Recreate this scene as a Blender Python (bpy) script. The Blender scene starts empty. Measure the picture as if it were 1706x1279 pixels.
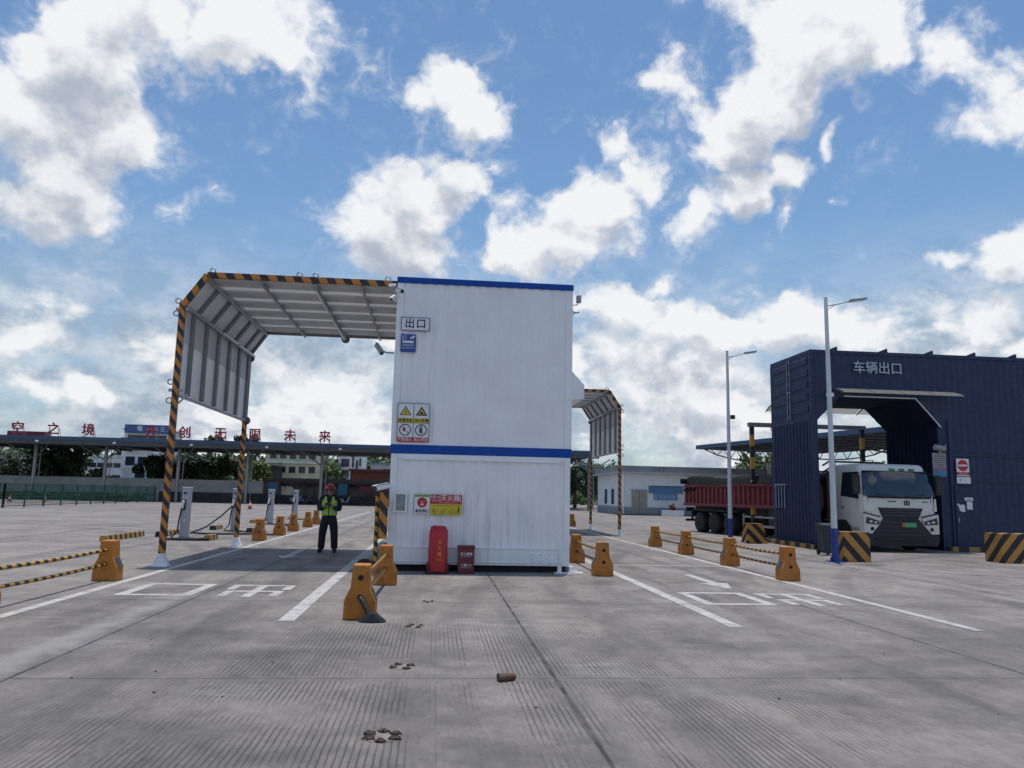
import bpy, bmesh, math, random
from mathutils import Vector, Matrix, Euler
random.seed(7)
S = bpy.context.scene
COL = S.collection
rad = math.radians

# ------------------------------------------------------------------ camera
FPX, CX, CY = 1280.0, 853.0, 639.5
PITCH, YAW, ROLL = rad(8.237), rad(5.48), .022
_F = Vector((math.sin(YAW)*math.cos(PITCH), math.cos(YAW)*math.cos(PITCH), math.sin(PITCH)))
_R0 = Vector((math.cos(YAW), -math.sin(YAW), 0)); _U0 = _R0.cross(_F)
_R = _R0*math.cos(ROLL) + _U0*math.sin(ROLL); _U = _U0*math.cos(ROLL) - _R0*math.sin(ROLL)
cam_d = bpy.data.cameras.new('camera'); cam = bpy.data.objects.new('camera', cam_d); COL.objects.link(cam)
cam_d.sensor_width = 36; cam_d.lens = 36*FPX/1706; cam_d.clip_end = 5000; cam_d.clip_start = .05
M4 = Matrix((_R, _U, -_F)).transposed().to_4x4(); M4.translation = Vector((0, 0, 1.6))
cam.matrix_world = M4; S.camera = cam
def sky_dir(px, py): return (_F + _R*(px-CX)/FPX - _U*(py-CY)/FPX).normalized()
def bx(px, Y):                                   # X of a bearing at distance Y
    d = sky_dir(px, 780); return d.x/d.y*Y

# ------------------------------------------------------------------ render / exposure
S.view_settings.view_transform = 'Standard'; S.view_settings.look = 'None'
S.view_settings.exposure = 0.1; S.view_settings.gamma = 1.0
S.render.engine = 'CYCLES'
S.cycles.max_bounces = 6; S.cycles.diffuse_bounces = 3; S.cycles.transparent_max_bounces = 8

SUN_EL, SUN_AZ = rad(83), rad(20)                # azimuth measured from +Y towards +X
# ------------------------------------------------------------------ node helper
class N:
    def __init__(s, tree): s.t = tree
    def new(s, typ, **kw):
        n = s.t.nodes.new(typ)
        for k, v in kw.items(): setattr(n, k, v)
        return n
    def put(s, sock, v):
        if isinstance(v, bpy.types.NodeSocket): s.t.links.new(v, sock)
        elif v is not None:
            if sock.type == 'RGBA' and hasattr(v, '__len__') and len(v) == 3: v = (*v, 1)
            sock.default_value = v
    def m(s, op, a, b=None, c=None, clamp=False):
        n = s.new('ShaderNodeMath', operation=op); n.use_clamp = clamp
        s.put(n.inputs[0], a)
        if b is not None: s.put(n.inputs[1], b)
        if c is not None: s.put(n.inputs[2], c)
        return n.outputs[0]
    def v(s, op, a, b=None, scale=None):
        n = s.new('ShaderNodeVectorMath', operation=op); s.put(n.inputs[0], a)
        if b is not None: s.put(n.inputs[1], b)
        if scale is not None: s.put(n.inputs['Scale'], scale)
        return n.outputs[1] if op in ('LENGTH', 'DOT_PRODUCT') else n.outputs[0]
    def noise(s, vec, scale, detail=4, rough=.55, out=0, dist=0):
        n = s.new('ShaderNodeTexNoise'); s.put(n.inputs['Vector'], vec); n.inputs['Scale'].default_value = scale
        n.inputs['Detail'].default_value = detail; n.inputs['Roughness'].default_value = rough
        n.inputs['Distortion'].default_value = dist
        return n.outputs[out]
    def ramp(s, x, a, b, lo=0., hi=1., smooth=True):
        n = s.new('ShaderNodeMapRange'); n.interpolation_type = 'SMOOTHSTEP' if smooth else 'LINEAR'
        for i, q in enumerate((x, a, b, lo, hi)): s.put(n.inputs[i], q)
        return n.outputs[0]
    def mix(s, f, a, b, typ='MIX'):
        n = s.new('ShaderNodeMix', data_type='RGBA', blend_type=typ)
        s.put(n.inputs[0], f); s.put(n.inputs[6], a); s.put(n.inputs[7], b)
        return n.outputs[2]
    def sep(s, v):
        n = s.new('ShaderNodeSeparateXYZ'); s.put(n.inputs[0], v); return n.outputs
    def comb(s, x, y, z):
        n = s.new('ShaderNodeCombineXYZ'); s.put(n.inputs[0], x); s.put(n.inputs[1], y); s.put(n.inputs[2], z); return n.outputs[0]

# ------------------------------------------------------------------ sky: clear blue with procedural cumulus
W = bpy.data.worlds.new('World'); S.world = W; W.use_nodes = True
WT = W.node_tree; WT.nodes.clear()
# cumulus masses: picture bearing x, y, half sizes, tilt (deg), weight
BLOBS = [
 (250,40,150,62,10,1),(400,62,130,62,8,1),(500,100,75,45,25,.85),(150,105,120,75,-30,1),(60,185,110,85,0,1),(185,235,78,60,0,.9),(105,295,95,66,20,.95),(60,335,90,52,10,.85),(115,350,45,32,0,.7),
 (290,360,60,26,-15,.55),(330,345,40,16,-10,.45),(610,95,50,34,-30,.4),
 (740,130,70,48,10,.95),(700,170,60,40,0,.85),(800,180,70,46,15,.95),
 (690,350,100,52,-22,1),(650,405,105,55,0,1),(770,325,70,38,-20,.9),(830,300,50,16,-10,.5),(860,380,60,50,0,.6),
 (1000,360,85,40,-38,1),(1065,315,65,34,-25,.95),(940,420,110,46,-15,1),(860,435,90,40,0,.9),
 (1310,65,95,75,-30,1),(1400,60,110,70,-10,1),(1262,150,66,76,10,1),(1300,140,80,60,-30,.95),(1222,225,60,52,-45,.9),(1190,265,44,32,-45,.8),(1480,75,90,42,-15,.8),(1560,25,55,26,-20,.6),
 (1310,280,46,52,0,.95),(1250,330,80,38,-38,.95),(1175,390,60,34,-45,.85),(1295,370,26,45,20,.7),
 (1040,250,46,30,0,.8),(1388,262,28,26,0,.75),(1400,350,26,12,0,.5),(905,262,36,20,-10,.4),
 (1660,130,70,60,-40,.9),(1700,70,40,60,-30,.6),(1640,185,60,30,0,.65),
 (1690,420,60,58,0,1),(1660,455,60,30,0,.9),(1590,445,42,24,0,.6),
 (1040,530,90,42,0,1),(1100,490,60,24,-20,.8),(1140,560,90,44,0,1),(1230,560,80,40,0,1),(1330,545,90,58,0,1),(1420,545,70,48,0,1),(1640,545,70,60,0,1),(1560,590,60,30,0,.7),
 (20,560,85,40,0,.85),(135,650,60,28,0,.8),(265,560,60,46,0,.7),(60,650,80,34,0,.7),
 (560,640,170,90,0,.72),(1110,640,200,120,0,.72),(1250,500,60,30,-10,.5),(480,600,80,44,0,.6),(1180,690,120,44,0,.6)]
NG = bpy.data.node_groups.new('cloud_density', 'ShaderNodeTree')
NG.interface.new_socket('Vector', in_out='INPUT', socket_type='NodeSocketVector')
NG.interface.new_socket('Density', in_out='OUTPUT', socket_type='NodeSocketFloat')
g = N(NG); gi = g.new('NodeGroupInput'); go = g.new('NodeGroupOutput'); vin = gi.outputs[0]
w1 = g.v('SCALE', g.v('SUBTRACT', g.noise(vin, 6.5, 2, .5, out=1), (.5,.5,.5)), scale=.10)
w2 = g.v('SCALE', g.v('SUBTRACT', g.noise(vin, 19, 3, .6, out=1), (.5,.5,.5)), scale=.05)
vw = g.v('ADD', vin, g.v('ADD', w1, w2))
acc = None
for (px, py, a, b, ang, wt) in BLOBS:
    C = sky_dir(px, py); up = Vector((0,0,1)); t1 = C.cross(up).normalized(); t2 = t1.cross(C)
    t = -rad(ang); T1 = t1*math.cos(t) + t2*math.sin(t); T2 = -t1*math.sin(t) + t2*math.cos(t)
    off = Vector(((px-CX)/FPX, (py-CY)/FPX)); k = 1/(1+off.length_squared)
    mp = g.new('ShaderNodeMapping', vector_type='TEXTURE')
    mp.inputs['Location'].default_value = C
    mp.inputs['Rotation'].default_value = Matrix((T1, T2, C)).transposed().to_euler()
    mp.inputs['Scale'].default_value = (1.5*a/FPX*k**.5, 1.5*b/FPX*k**.75, 4)
    NG.links.new(vw, mp.inputs['Vector'])
    gr = g.new('ShaderNodeTexGradient', gradient_type='SPHERICAL'); NG.links.new(mp.outputs[0], gr.inputs[0])
    val = g.m('MULTIPLY', gr.outputs[1], wt)
    acc = val if acc is None else g.m('SMOOTH_MAX', acc, val, .12)
sx = g.sep(vin)
back = g.ramp(sx[1], .45, .1)                                      # the half of the sky behind the viewer: broken cumulus
accb = g.m('MULTIPLY', back, g.ramp(g.noise(vin, 3.2, 3, .5), .48, .75, 0, .9))
acc = g.m('MAXIMUM', acc, accb)
low = g.m('MULTIPLY', g.m('MULTIPLY', g.ramp(sx[2], .30, .16), g.ramp(sx[2], -.02, .05)), g.ramp(g.noise(g.v('MULTIPLY', vin, (1,1,2.0)), 6.5, 4, .55), .40, .66, .1, .74))
acc = g.m('SMOOTH_MAX', acc, low, .1)
nA = g.noise(g.v('MULTIPLY', vw, (1,1,1.35)), 13, 10, .60)
nB = g.noise(g.v('MULTIPLY', vin, (1,1,1.2)), 34, 7, .62)
dens = g.m('ADD', g.m('MULTIPLY', acc, 1.36), g.m('ADD', g.m('MULTIPLY', g.m('SUBTRACT', nA, .5), 1.2), g.m('MULTIPLY', g.m('SUBTRACT', nB, .5), .55)))
NG.links.new(g.m('SUBTRACT', dens, .45), go.inputs[0])

w = N(WT)
tc = w.new('ShaderNodeTexCoord'); dirv = tc.outputs['Generated']
def dens_at(off):
    n = w.new('ShaderNodeGroup'); n.node_tree = NG
    w.put(n.inputs[0], w.v('ADD', dirv, off) if off else dirv); return n.outputs[0]
d0 = dens_at(None); d1 = dens_at((.008, .0, .024)); d2 = dens_at((.015, .0, .065))
alpha = w.ramp(d0, -.05, .42)
wisp = w.m('MULTIPLY', w.m('MULTIPLY', w.ramp(d0, -.34, .08), w.ramp(w.noise(dirv, 22, 8, .68, dist=.8), .44, .72)), .5)
alpha = w.m('MAXIMUM', alpha, wisp)
# light reaching a spot falls off with the cloud between it and the sun overhead
dp = lambda d: w.m('MAXIMUM', d, 0)
occl = w.m('ADD', w.m('MULTIPLY', dp(d1), .75), w.m('MULTIPLY', dp(d2), 1.0))
lit = w.m('POWER', 2.718, w.m('MULTIPLY', occl, -.82))
edge = w.ramp(w.m('SUBTRACT', d0, d1), -.35, .35, -.15, .15)
puff = w.m('MULTIPLY', w.m('SUBTRACT', w.noise(dirv, 24, 7, .62), .5), .6)
shade = w.m('ADD', w.m('ADD', lit, edge), puff, clamp=True)
ccol = w.mix(w.ramp(shade, .10, .86), (.39,.44,.53), (.83,.84,.86))
el = w.sep(dirv)[2]
sky = w.new('ShaderNodeTexSky', sky_type='NISHITA'); sky.sun_disc = False
sky.sun_elevation = SUN_EL; sky.sun_rotation = SUN_AZ; sky.altitude = 0; sky.air_density = 1.15; sky.dust_density = .3; sky.ozone_density = 1.3
# thin vapour veil, thicker towards the horizon
vn = w.noise(w.v('MULTIPLY', dirv, (1,1,2.2)), 6, 8, .6, dist=.5)
veil = w.m('MULTIPLY', w.ramp(el, .36, .12), w.ramp(vn, .28, .56, .45, 1))
veil = w.m('ADD', veil, w.m('MULTIPLY', w.ramp(vn, .55, .8), .16), clamp=True)
vn2 = w.noise(w.v('MULTIPLY', dirv, (1,1,1.9)), 15, 9, .64)
vn3 = w.noise(w.v('ADD', w.v('MULTIPLY', dirv, (1,1,1.9)), (0,0,.05)), 15, 9, .64)
vs_ = w.m('ADD', w.ramp(vn2, .34, .68), w.m('MULTIPLY', w.m('SUBTRACT', vn2, vn3), 1.6), clamp=True)
vcol = w.mix(vs_, (.34,.42,.52), (.60,.645,.70))
bg1 = w.new('ShaderNodeBackground'); w.put(bg1.inputs[0], w.mix(1, sky.outputs[0], (.84,1.0,1.10), 'MULTIPLY')); bg1.inputs[1].default_value = .102
bg2 = w.new('ShaderNodeBackground'); w.put(bg2.inputs[0], vcol); bg2.inputs[1].default_value = .95
bg3 = w.new('ShaderNodeBackground'); w.put(bg3.inputs[0], ccol); bg3.inputs[1].default_value = 1.0
mx1 = w.new('ShaderNodeMixShader'); w.put(mx1.inputs[0], w.m('MULTIPLY', veil, .97)); WT.links.new(bg1.outputs[0], mx1.inputs[1]); WT.links.new(bg2.outputs[0], mx1.inputs[2])
mx2 = w.new('ShaderNodeMixShader'); w.put(mx2.inputs[0], alpha); WT.links.new(mx1.outputs[0], mx2.inputs[1]); WT.links.new(bg3.outputs[0], mx2.inputs[2])
wo = w.new('ShaderNodeOutputWorld'); WT.links.new(mx2.outputs[0], wo.inputs[0])
W.cycles.sampling_method = 'MANUAL'; W.cycles.sample_map_resolution = 512

sd = bpy.data.lights.new('sun', 'SUN'); sd.energy = 3.1; sd.angle = rad(.53); sd.color = (1, .945, .88)
so = bpy.data.objects.new('sun', sd); COL.objects.link(so); so.location = (0, 0, 60)
sun_to = Vector((math.cos(SUN_EL)*math.sin(SUN_AZ), math.cos(SUN_EL)*math.cos(SUN_AZ), math.sin(SUN_EL)))
so.rotation_euler = sun_to.to_track_quat('Z', 'Y').to_euler()

# ------------------------------------------------------------------ materials
def base_mat(name):
    m = bpy.data.materials.new(name); m.use_nodes = True; t = m.node_tree; t.nodes.clear()
    n = N(t); o = n.new('ShaderNodeOutputMaterial'); p = n.new('ShaderNodeBsdfPrincipled'); t.links.new(p.outputs[0], o.inputs[0])
    c = n.new('ShaderNodeTexCoord').outputs['Object']; rnd_ = n.new('ShaderNodeObjectInfo').outputs['Random']
    n.off = n.v('ADD', c, n.comb(n.m('MULTIPLY', rnd_, 37.), n.m('MULTIPLY', rnd_, 11.), n.m('MULTIPLY', rnd_, 23.)))
    return m, n, p, c
def mat(name, col, rough=.55, metal=0, var=.12, vs=2.5, bump=0, bs=30, spots=None, spot_amt=.0, spot_s=6, spec=.5):
    m, n, p, c = base_mat(name); c = n.off
    f = n.ramp(n.noise(c, vs, 6, .6), .3, .7, 1-var, 1+var, False)
    cc = n.mix(1, col, n.comb(f, f, f), 'MULTIPLY')
    if spots: cc = n.mix(n.m('MULTIPLY', n.ramp(n.noise(c, spot_s, 7, .65), .5, .68), spot_amt), cc, spots)
    n.put(p.inputs['Base Color'], cc)
    n.put(p.inputs['Roughness'], n.ramp(n.noise(c, vs*3, 4), .3, .7, max(rough-.08, .02), min(rough+.1, 1), False)); p.inputs['Metallic'].default_value = metal
    p.inputs['Specular IOR Level'].default_value = spec
    if bump:
        b = n.new('ShaderNodeBump'); b.inputs['Strength'].default_value = bump; b.inputs['Distance'].default_value = .02
        n.put(b.inputs['Height'], n.noise(c, bs, 5)); n.put(p.inputs['Normal'], b.outputs[0])
    return m
def streak_mat(name, col, grime, amt=.35, rough=.45, sc=5):
    m, n, p, c = base_mat(name)
    v = n.v('MULTIPLY', c, (sc, sc, .35)); a = n.ramp(n.noise(v, 1.6, 6, .65), .48, .75)
    bl = n.ramp(n.noise(c, .9, 4), .35, .7)
    cc = n.mix(n.m('MULTIPLY', n.m('MULTIPLY', a, bl), amt), col, grime)
    f = n.ramp(n.noise(c, 1.3, 5), .3, .7, .94, 1.05, False)
    n.put(p.inputs['Base Color'], n.mix(1, cc, n.comb(f, f, f), 'MULTIPLY'))
    n.put(p.inputs['Roughness'], n.ramp(n.noise(c, 6, 4), .3, .7, rough-.05, rough+.15, False))
    return m
def stripe_mat(name, vec, period, ca, cb, duty=.5, rough=.5, wear=.3):
    m, n, p, c = base_mat(name)
    k = n.m('FRACT', n.m('DIVIDE', n.m('ADD', n.v('DOT_PRODUCT', c, vec), n.m('MULTIPLY', n.noise(c, 9, 3), .012)), period))
    cc = n.mix(n.m('LESS_THAN', k, duty), cb, ca)
    dz = n.ramp(n.noise(n.off, 7, 6, .65), .48, .75)
    cc = n.mix(n.m('MULTIPLY', dz, wear), cc, (.13,.11,.09))
    n.put(p.inputs['Base Color'], cc); p.inputs['Roughness'].default_value = rough
    return m
ORANGE = (.46,.17,.02); YELLOW = (.50,.27,.025); BLACK = (.013,.014,.018)
m_white = streak_mat('white_paint', (.80,.82,.845), (.36,.35,.36), .32)
m_white_l = streak_mat('white_paint_low', (.80,.82,.845), (.30,.28,.30), .55)
m_blue = mat('blue_paint', (.001,.060,.33), .45, var=.1, spec=.25)
m_dark = mat('dark_void', (.012,.013,.016), .8)
m_grey = mat('grey_metal', (.30,.31,.33), .45, .3)
m_galv = mat('galvanised', (.34,.35,.37), .42, .5, var=.15, vs=5)
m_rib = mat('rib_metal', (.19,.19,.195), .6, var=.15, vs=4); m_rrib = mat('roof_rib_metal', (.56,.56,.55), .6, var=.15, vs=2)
m_sheet = mat('canopy_sheet', (.80,.80,.80), .55, var=.1, vs=1.3, spots=(.4,.39,.37), spot_amt=.25, spot_s=2)
def translucent(m, amt):
    t_ = m.node_tree; n_ = N(t_); o_ = [q for q in t_.nodes if q.type == 'OUTPUT_MATERIAL'][0]; p_ = [q for q in t_.nodes if q.type == 'BSDF_PRINCIPLED'][0]
    tr_ = n_.new('ShaderNodeBsdfTranslucent'); tr_.inputs[0].default_value = (.85,.85,.84,1); mx_ = n_.new('ShaderNodeMixShader'); mx_.inputs[0].default_value = amt
    t_.links.new(p_.outputs[0], mx_.inputs[1]); t_.links.new(tr_.outputs[0], mx_.inputs[2]); t_.links.new(mx_.outputs[0], o_.inputs[0]); return m
m_roofsheet = translucent(mat('fibreglass_roof', (.74,.74,.73), .5, var=.12, vs=1.2, spots=(.5,.49,.46), spot_amt=.4, spot_s=2), .10)
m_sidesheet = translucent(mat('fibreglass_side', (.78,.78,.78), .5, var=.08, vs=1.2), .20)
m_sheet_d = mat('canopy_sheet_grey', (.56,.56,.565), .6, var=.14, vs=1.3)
m_lightw = mat('white_plastic', (.78,.79,.8), .4, var=.05)
m_blackp = mat('black_plastic', (.015,.016,.018), .5)
m_lens = mat('lens_glass', (.01,.01,.012), .08)
m_glass = mat('dark_glass', (.02,.028,.04), .05, var=.1, spec=.6)
m_glassw = mat('window_glass', (.03,.04,.05), .1)
m_rubber = mat('rubber', (.018,.018,.019), .85, var=.25, vs=8, bump=.3, bs=40)
m_orange = mat('orange_paint', ORANGE, .6, var=.3, vs=4, spots=(.12,.06,.025), spot_amt=.8, spot_s=4, bump=.25, bs=30)
m_reflect = mat('dark_reflector', (.035,.045,.06), .35, var=.2, vs=9)
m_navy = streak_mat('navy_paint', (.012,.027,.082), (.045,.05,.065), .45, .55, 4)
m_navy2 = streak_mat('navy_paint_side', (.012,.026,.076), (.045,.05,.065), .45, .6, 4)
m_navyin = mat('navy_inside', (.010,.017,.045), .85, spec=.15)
m_red = mat('red_paint', (.17,.023,.033), .55, var=.2, vs=3, spots=(.12,.05,.04), spot_amt=.5)
m_redbox = mat('fire_box_red', (.13,.009,.022), .4, var=.1)
m_redvinyl = mat('red_vinyl', (.42,.012,.022), .38, var=.15, vs=7)
m_gold = mat('gold_print', (.62,.33,.06), .5)
m_signred = mat('sign_red', (.46,.016,.025), .45); m_signyel = mat('sign_yellow', (.58,.48,.03), .5); m_signblk = mat('sign_black', (.015,.018,.03), .5)
m_signwht = mat('sign_white', (.70,.72,.75), .45, var=.05); m_signblue = mat('sign_blue', (.012,.06,.33), .4); m_signgrn = mat('sign_green', (.16,.30,.03), .5)
m_signnavy = mat('sign_navy', (.01,.025,.09), .45)
m_letter = mat('letter_red', (.33,.014,.03), .5)
m_line = mat('line_paint', (.44,.425,.415), .7, var=.2, vs=5, spots=(.2,.195,.19), spot_amt=.8, spot_s=4)
m_lamp = mat('pole_paint', (.55,.60,.63), .4, var=.06); m_lampblue = mat('pole_blue', (.012,.045,.26), .4)
m_stone = mat('pale_wall', (.66,.69,.71), .8, var=.08, vs=.7); m_stone_d = mat('wall_plinth', (.23,.28,.32), .8, var=.15)
m_conc = mat('grey_wall', (.50,.51,.525), .85, var=.15, vs=.5, spots=(.2,.2,.2), spot_amt=.4, spot_s=.8)
m_concd = mat('dark_wall', (.055,.055,.058), .9, var=.3, vs=.7)
m_fence = mat('fence_green', (.006,.075,.055), .5); 
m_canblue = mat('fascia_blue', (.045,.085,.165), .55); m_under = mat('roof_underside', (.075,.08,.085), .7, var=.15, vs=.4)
m_roofgrey = mat('roof_sheet', (.18,.22,.27), .5)
m_cream = mat('cream_render', (.66,.63,.46), .85, var=.15, vs=.8, spots=(.3,.28,.22), spot_amt=.4, spot_s=1.2)
m_whiter = mat('white_render', (.78,.80,.82), .85, var=.12, vs=.8, spots=(.25,.25,.26), spot_amt=.5, spot_s=.9)
m_brick = mat('brick_red', (.19,.075,.055), .9, var=.3, vs=3)
m_shed = mat('shed_dark', (.09,.09,.095), .9, var=.4, vs=1); m_rust = mat('rust_sheet', (.12,.07,.05), .8, var=.4, vs=1.4)
m_tarpblue = mat('blue_tarp', (.045,.20,.36), .6, var=.15); m_tarp = mat('black_tarp', (.011,.012,.013), .95, spec=.12, var=.4, vs=3, bump=.8, bs=9)
m_skin = mat('skin', (.36,.20,.14), .55); m_lime = mat('lime_fabric', (.36,.72,.02), .75, var=.15, vs=8); m_silver = mat('silver_tape', (.42,.43,.44), .35)
m_shirt = mat('navy_shirt', (.016,.02,.04), .85, var=.3, vs=9); m_trous = mat('dark_trousers', (.014,.016,.02), .85, var=.25, vs=9); m_boot = mat('boot', (.012,.011,.011), .6)
m_helmet = mat('red_helmet', (.42,.025,.04), .3, var=.05)
m_cab = mat('cab_white', (.66,.66,.62), .32, var=.05, spots=(.45,.43,.40), spot_amt=.3, spot_s=3); m_cabgr = mat('cab_dark', (.013,.015,.024), .55)
m_chrome = mat('chrome', (.6,.6,.62), .15, .9); m_greenl = mat('marker_green', (.02,.22,.07), .3); m_plate = mat('plate_green', (.06,.40,.16), .4)
m_amber = mat('plate_orange', (.5,.10,.02), .4)
m_poly = mat('polycarbonate', (.17,.165,.155), .4, var=.12)
m_leafd = mat('leaf_dark', (.055,.092,.055), .75, var=.5, vs=.6); m_leafm = mat('leaf_mid', (.08,.13,.045), .75, var=.5, vs=.6); m_leafl = mat('leaf_light', (.11,.15,.04), .75, var=.45, vs=.6)
m_bark = mat('bark', (.09,.07,.055), .9, var=.3)
m_soil = mat('rubble', (.21,.19,.17), .9, var=.3, vs=8); m_rustd = mat('rusty_steel', (.035,.018,.014), .7, var=.4, vs=20)
m_tan = mat('door_tan', (.30,.28,.24), .7)
m_strH = stripe_mat('hazard_post', (1,0,.75), .21, (.54,.195,.022), BLACK)           # square canopy posts
m_strB = stripe_mat('hazard_beam', (1,0,.55), .36, (.54,.195,.022), BLACK)
m_strBm = stripe_mat('hazard_beam_back', (-1,0,.55), .36, (.54,.195,.022), BLACK)
m_strT = stripe_mat('hazard_tube', (.35,1,.4), .24, YELLOW, BLACK)
m_strK = stripe_mat('hazard_kerb', (1,1,0), .8, (.36,.22,.06), BLACK)
m_strW = stripe_mat('hazard_stop', (0,1,0), .38, (.42,.25,.04), BLACK, wear=.4)
m_strG = stripe_mat('hazard_gantry', (0,0,1), 1.0, (.52,.27,.03), BLACK)

m_poly = translucent(m_poly, .22)
# ------------------------------------------------------------------ mesh builder
def origin(o):
    v = Vector((0,0,0))
    while o is not None: v += o.location; o = o.parent
    return v
def perp(d):
    d = d.normalized(); a = Vector((0,0,1)) if abs(d.z) < .9 else Vector((1,0,0))
    u = d.cross(a).normalized(); return u, d.cross(u)
class MB:
    def __init__(s): s.v = []; s.f = []; s.sm = []
    def add(s, vs, fs, smooth=False):
        b = len(s.v); s.v += [Vector(q) for q in vs]; s.f += [tuple(b+i for i in q) for q in fs]; s.sm += [smooth]*len(fs); return s
    def box(s, x0, y0, z0, x1, y1, z1, rz=0, piv=None):
        vs = [Vector(q) for q in ((x0,y0,z0),(x1,y0,z0),(x1,y1,z0),(x0,y1,z0),(x0,y0,z1),(x1,y0,z1),(x1,y1,z1),(x0,y1,z1))]
        if rz:
            c = Vector(piv or ((x0+x1)/2,(y0+y1)/2,0)); R = Matrix.Rotation(rz, 3, 'Z'); vs = [R@(q-c)+c for q in vs]
        return s.add(vs, [(0,3,2,1),(4,5,6,7),(0,1,5,4),(1,2,6,5),(2,3,7,6),(3,0,4,7)])
    def bar(s, p, q, wdt, hgt, up=(0,0,1)):
        p, q = Vector(p), Vector(q); d = (q-p).normalized(); upv = Vector(up)
        if abs(d.dot(upv)) > .95: upv = Vector((0,1,0))
        a = d.cross(upv).normalized(); b = a.cross(d); a *= wdt/2; b *= hgt/2
        vs = [p-a-b, p+a-b, p+a+b, p-a+b, q-a-b, q+a-b, q+a+b, q-a+b]
        return s.add(vs, [(0,3,2,1),(4,5,6,7),(0,1,5,4),(1,2,6,5),(2,3,7,6),(3,0,4,7)])
    def prism(s, prof, axis, a, b):                      # prof: 2D outline in the other two axes
        def P(u, w, t): return {'x':(t,u,w),'y':(u,t,w),'z':(u,w,t)}[axis]
        n = len(prof); vs = [P(u,w,a) for u,w in prof] + [P(u,w,b) for u,w in prof]
        return s.add(vs, [tuple(range(n))[::-1], tuple(range(n,2*n))] + [(i,(i+1)%n,n+(i+1)%n,n+i) for i in range(n)])
    def tube(s, pts, r, n=8, caps=True):
        pts = [Vector(q) for q in pts]; rs = r if isinstance(r, (list,tuple)) else [r]*len(pts); vs = []; fs = []
        u = None
        for i, q in enumerate(pts):
            d = (pts[min(i+1,len(pts)-1)]-pts[max(i-1,0)]).normalized()
            if u is None: u, _ = perp(d)
            u = (u - d*u.dot(d)).normalized(); w_ = d.cross(u)
            for k in range(n):
                a = 2*math.pi*k/n; vs.append(q + (u*math.cos(a)+w_*math.sin(a))*rs[i])
        for i in range(len(pts)-1):
            for k in range(n): fs.append((i*n+k, i*n+(k+1)%n, (i+1)*n+(k+1)%n, (i+1)*n+k))
        s.add(vs, fs, True)
        if caps:
            s.add(vs[:n], [tuple(range(n))[::-1]]); s.add(vs[-n:], [tuple(range(n))])
        return s
    def cyl(s, p, q, r, n=16, r2=None): return s.tube([p, q], [r, r if r2 is None else r2], n)
    def torus(s, c, nrm, R, r, n=14, k=6, a0=0, a1=2*math.pi):
        c = Vector(c); u, v_ = perp(Vector(nrm)); full = abs(a1-a0-2*math.pi) < .01
        pts = [c + (u*math.cos(a0+(a1-a0)*i/n)+v_*math.sin(a0+(a1-a0)*i/n))*R for i in range(n+1)]
        return s.tube(pts, r, k, not full)
    def ell(s, c, rx, ry, rz, n=14, m=9, jit=0):
        vs = []; fs = []
        for i in range(m+1):
            t = math.pi*i/m
            for k in range(n):
                a = 2*math.pi*k/n; j = 1+random.uniform(-jit, jit)
                vs.append((c[0]+rx*math.sin(t)*math.cos(a)*j, c[1]+ry*math.sin(t)*math.sin(a)*j, c[2]+rz*math.cos(t)*j))
        for i in range(m):
            for k in range(n): fs.append((i*n+k, (i+1)*n+k, (i+1)*n+(k+1)%n, i*n+(k+1)%n))
        return s.add(vs, fs, True)
    def rings(s, rings, smooth=True, cap=True):
        n = len(rings[0]); vs = [q for r in rings for q in r]
        fs = [(i*n+k, i*n+(k+1)%n, (i+1)*n+(k+1)%n, (i+1)*n+k) for i in range(len(rings)-1) for k in range(n)]
        s.add(vs, fs, smooth)
        if cap: s.add(rings[0], [tuple(range(n))[::-1]]); s.add(rings[-1], [tuple(range(n))])
        return s
    def corr(s, p0, p1, z0, z1, period, depth, nrm, th=.02):   # corrugated sheet; crests towards nrm
        p0, p1, nrm = Vector(p0), Vector(p1), Vector(nrm); L = (p1-p0).length; d = (p1-p0).normalized()
        xs = [(0,0)]; k = 0
        while k*period < L:
            b = k*period
            for fx, h in ((.08,0),(.2,1),(.58,1),(.7,0)):
                if b+fx*period < L: xs.append((b+fx*period, h))
            k += 1
        xs.append((L, 0)); vs = []; fs = []
        for x, h in xs:
            for z in (z0, z1): vs.append(p0+d*x+nrm*depth*h+Vector((0,0,z)))
        for i in range(len(xs)-1): fs.append((2*i, 2*i+2, 2*i+3, 2*i+1))
        s.add(vs, fs)
        return s
    def text(s, body, size, pos, xd=(1,0,0), yd=(0,0,1), depth=.004, bold=0., mono=None):
        c = bpy.data.curves.new('t', 'FONT'); c.body = body; c.size = size; c.align_x = 'CENTER'; c.align_y = 'CENTER'
        c.extrude = depth/2; c.resolution_u = 3
        if mono: c.space_character = mono
        o = bpy.data.objects.new('t', c); me = o.to_mesh()
        xd, yd = Vector(xd), Vector(yd); nd = xd.cross(yd); P = Vector(pos)
        fs = [tuple(f.vertices) for f in me.polygons]; e = bold*size
        for i, (ox, oy) in enumerate(((0,0),(e,0),(-e,0),(0,e),(0,-e)) if bold else ((0,0),)):
            s.add([P + xd*(q.co.x+ox) + yd*(q.co.y+oy) + nd*(q.co.z+depth/2+.0006*i) for q in me.vertices], fs)
        o.to_mesh_clear()
        bpy.data.objects.remove(o); bpy.data.curves.remove(c)
        return s
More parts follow.
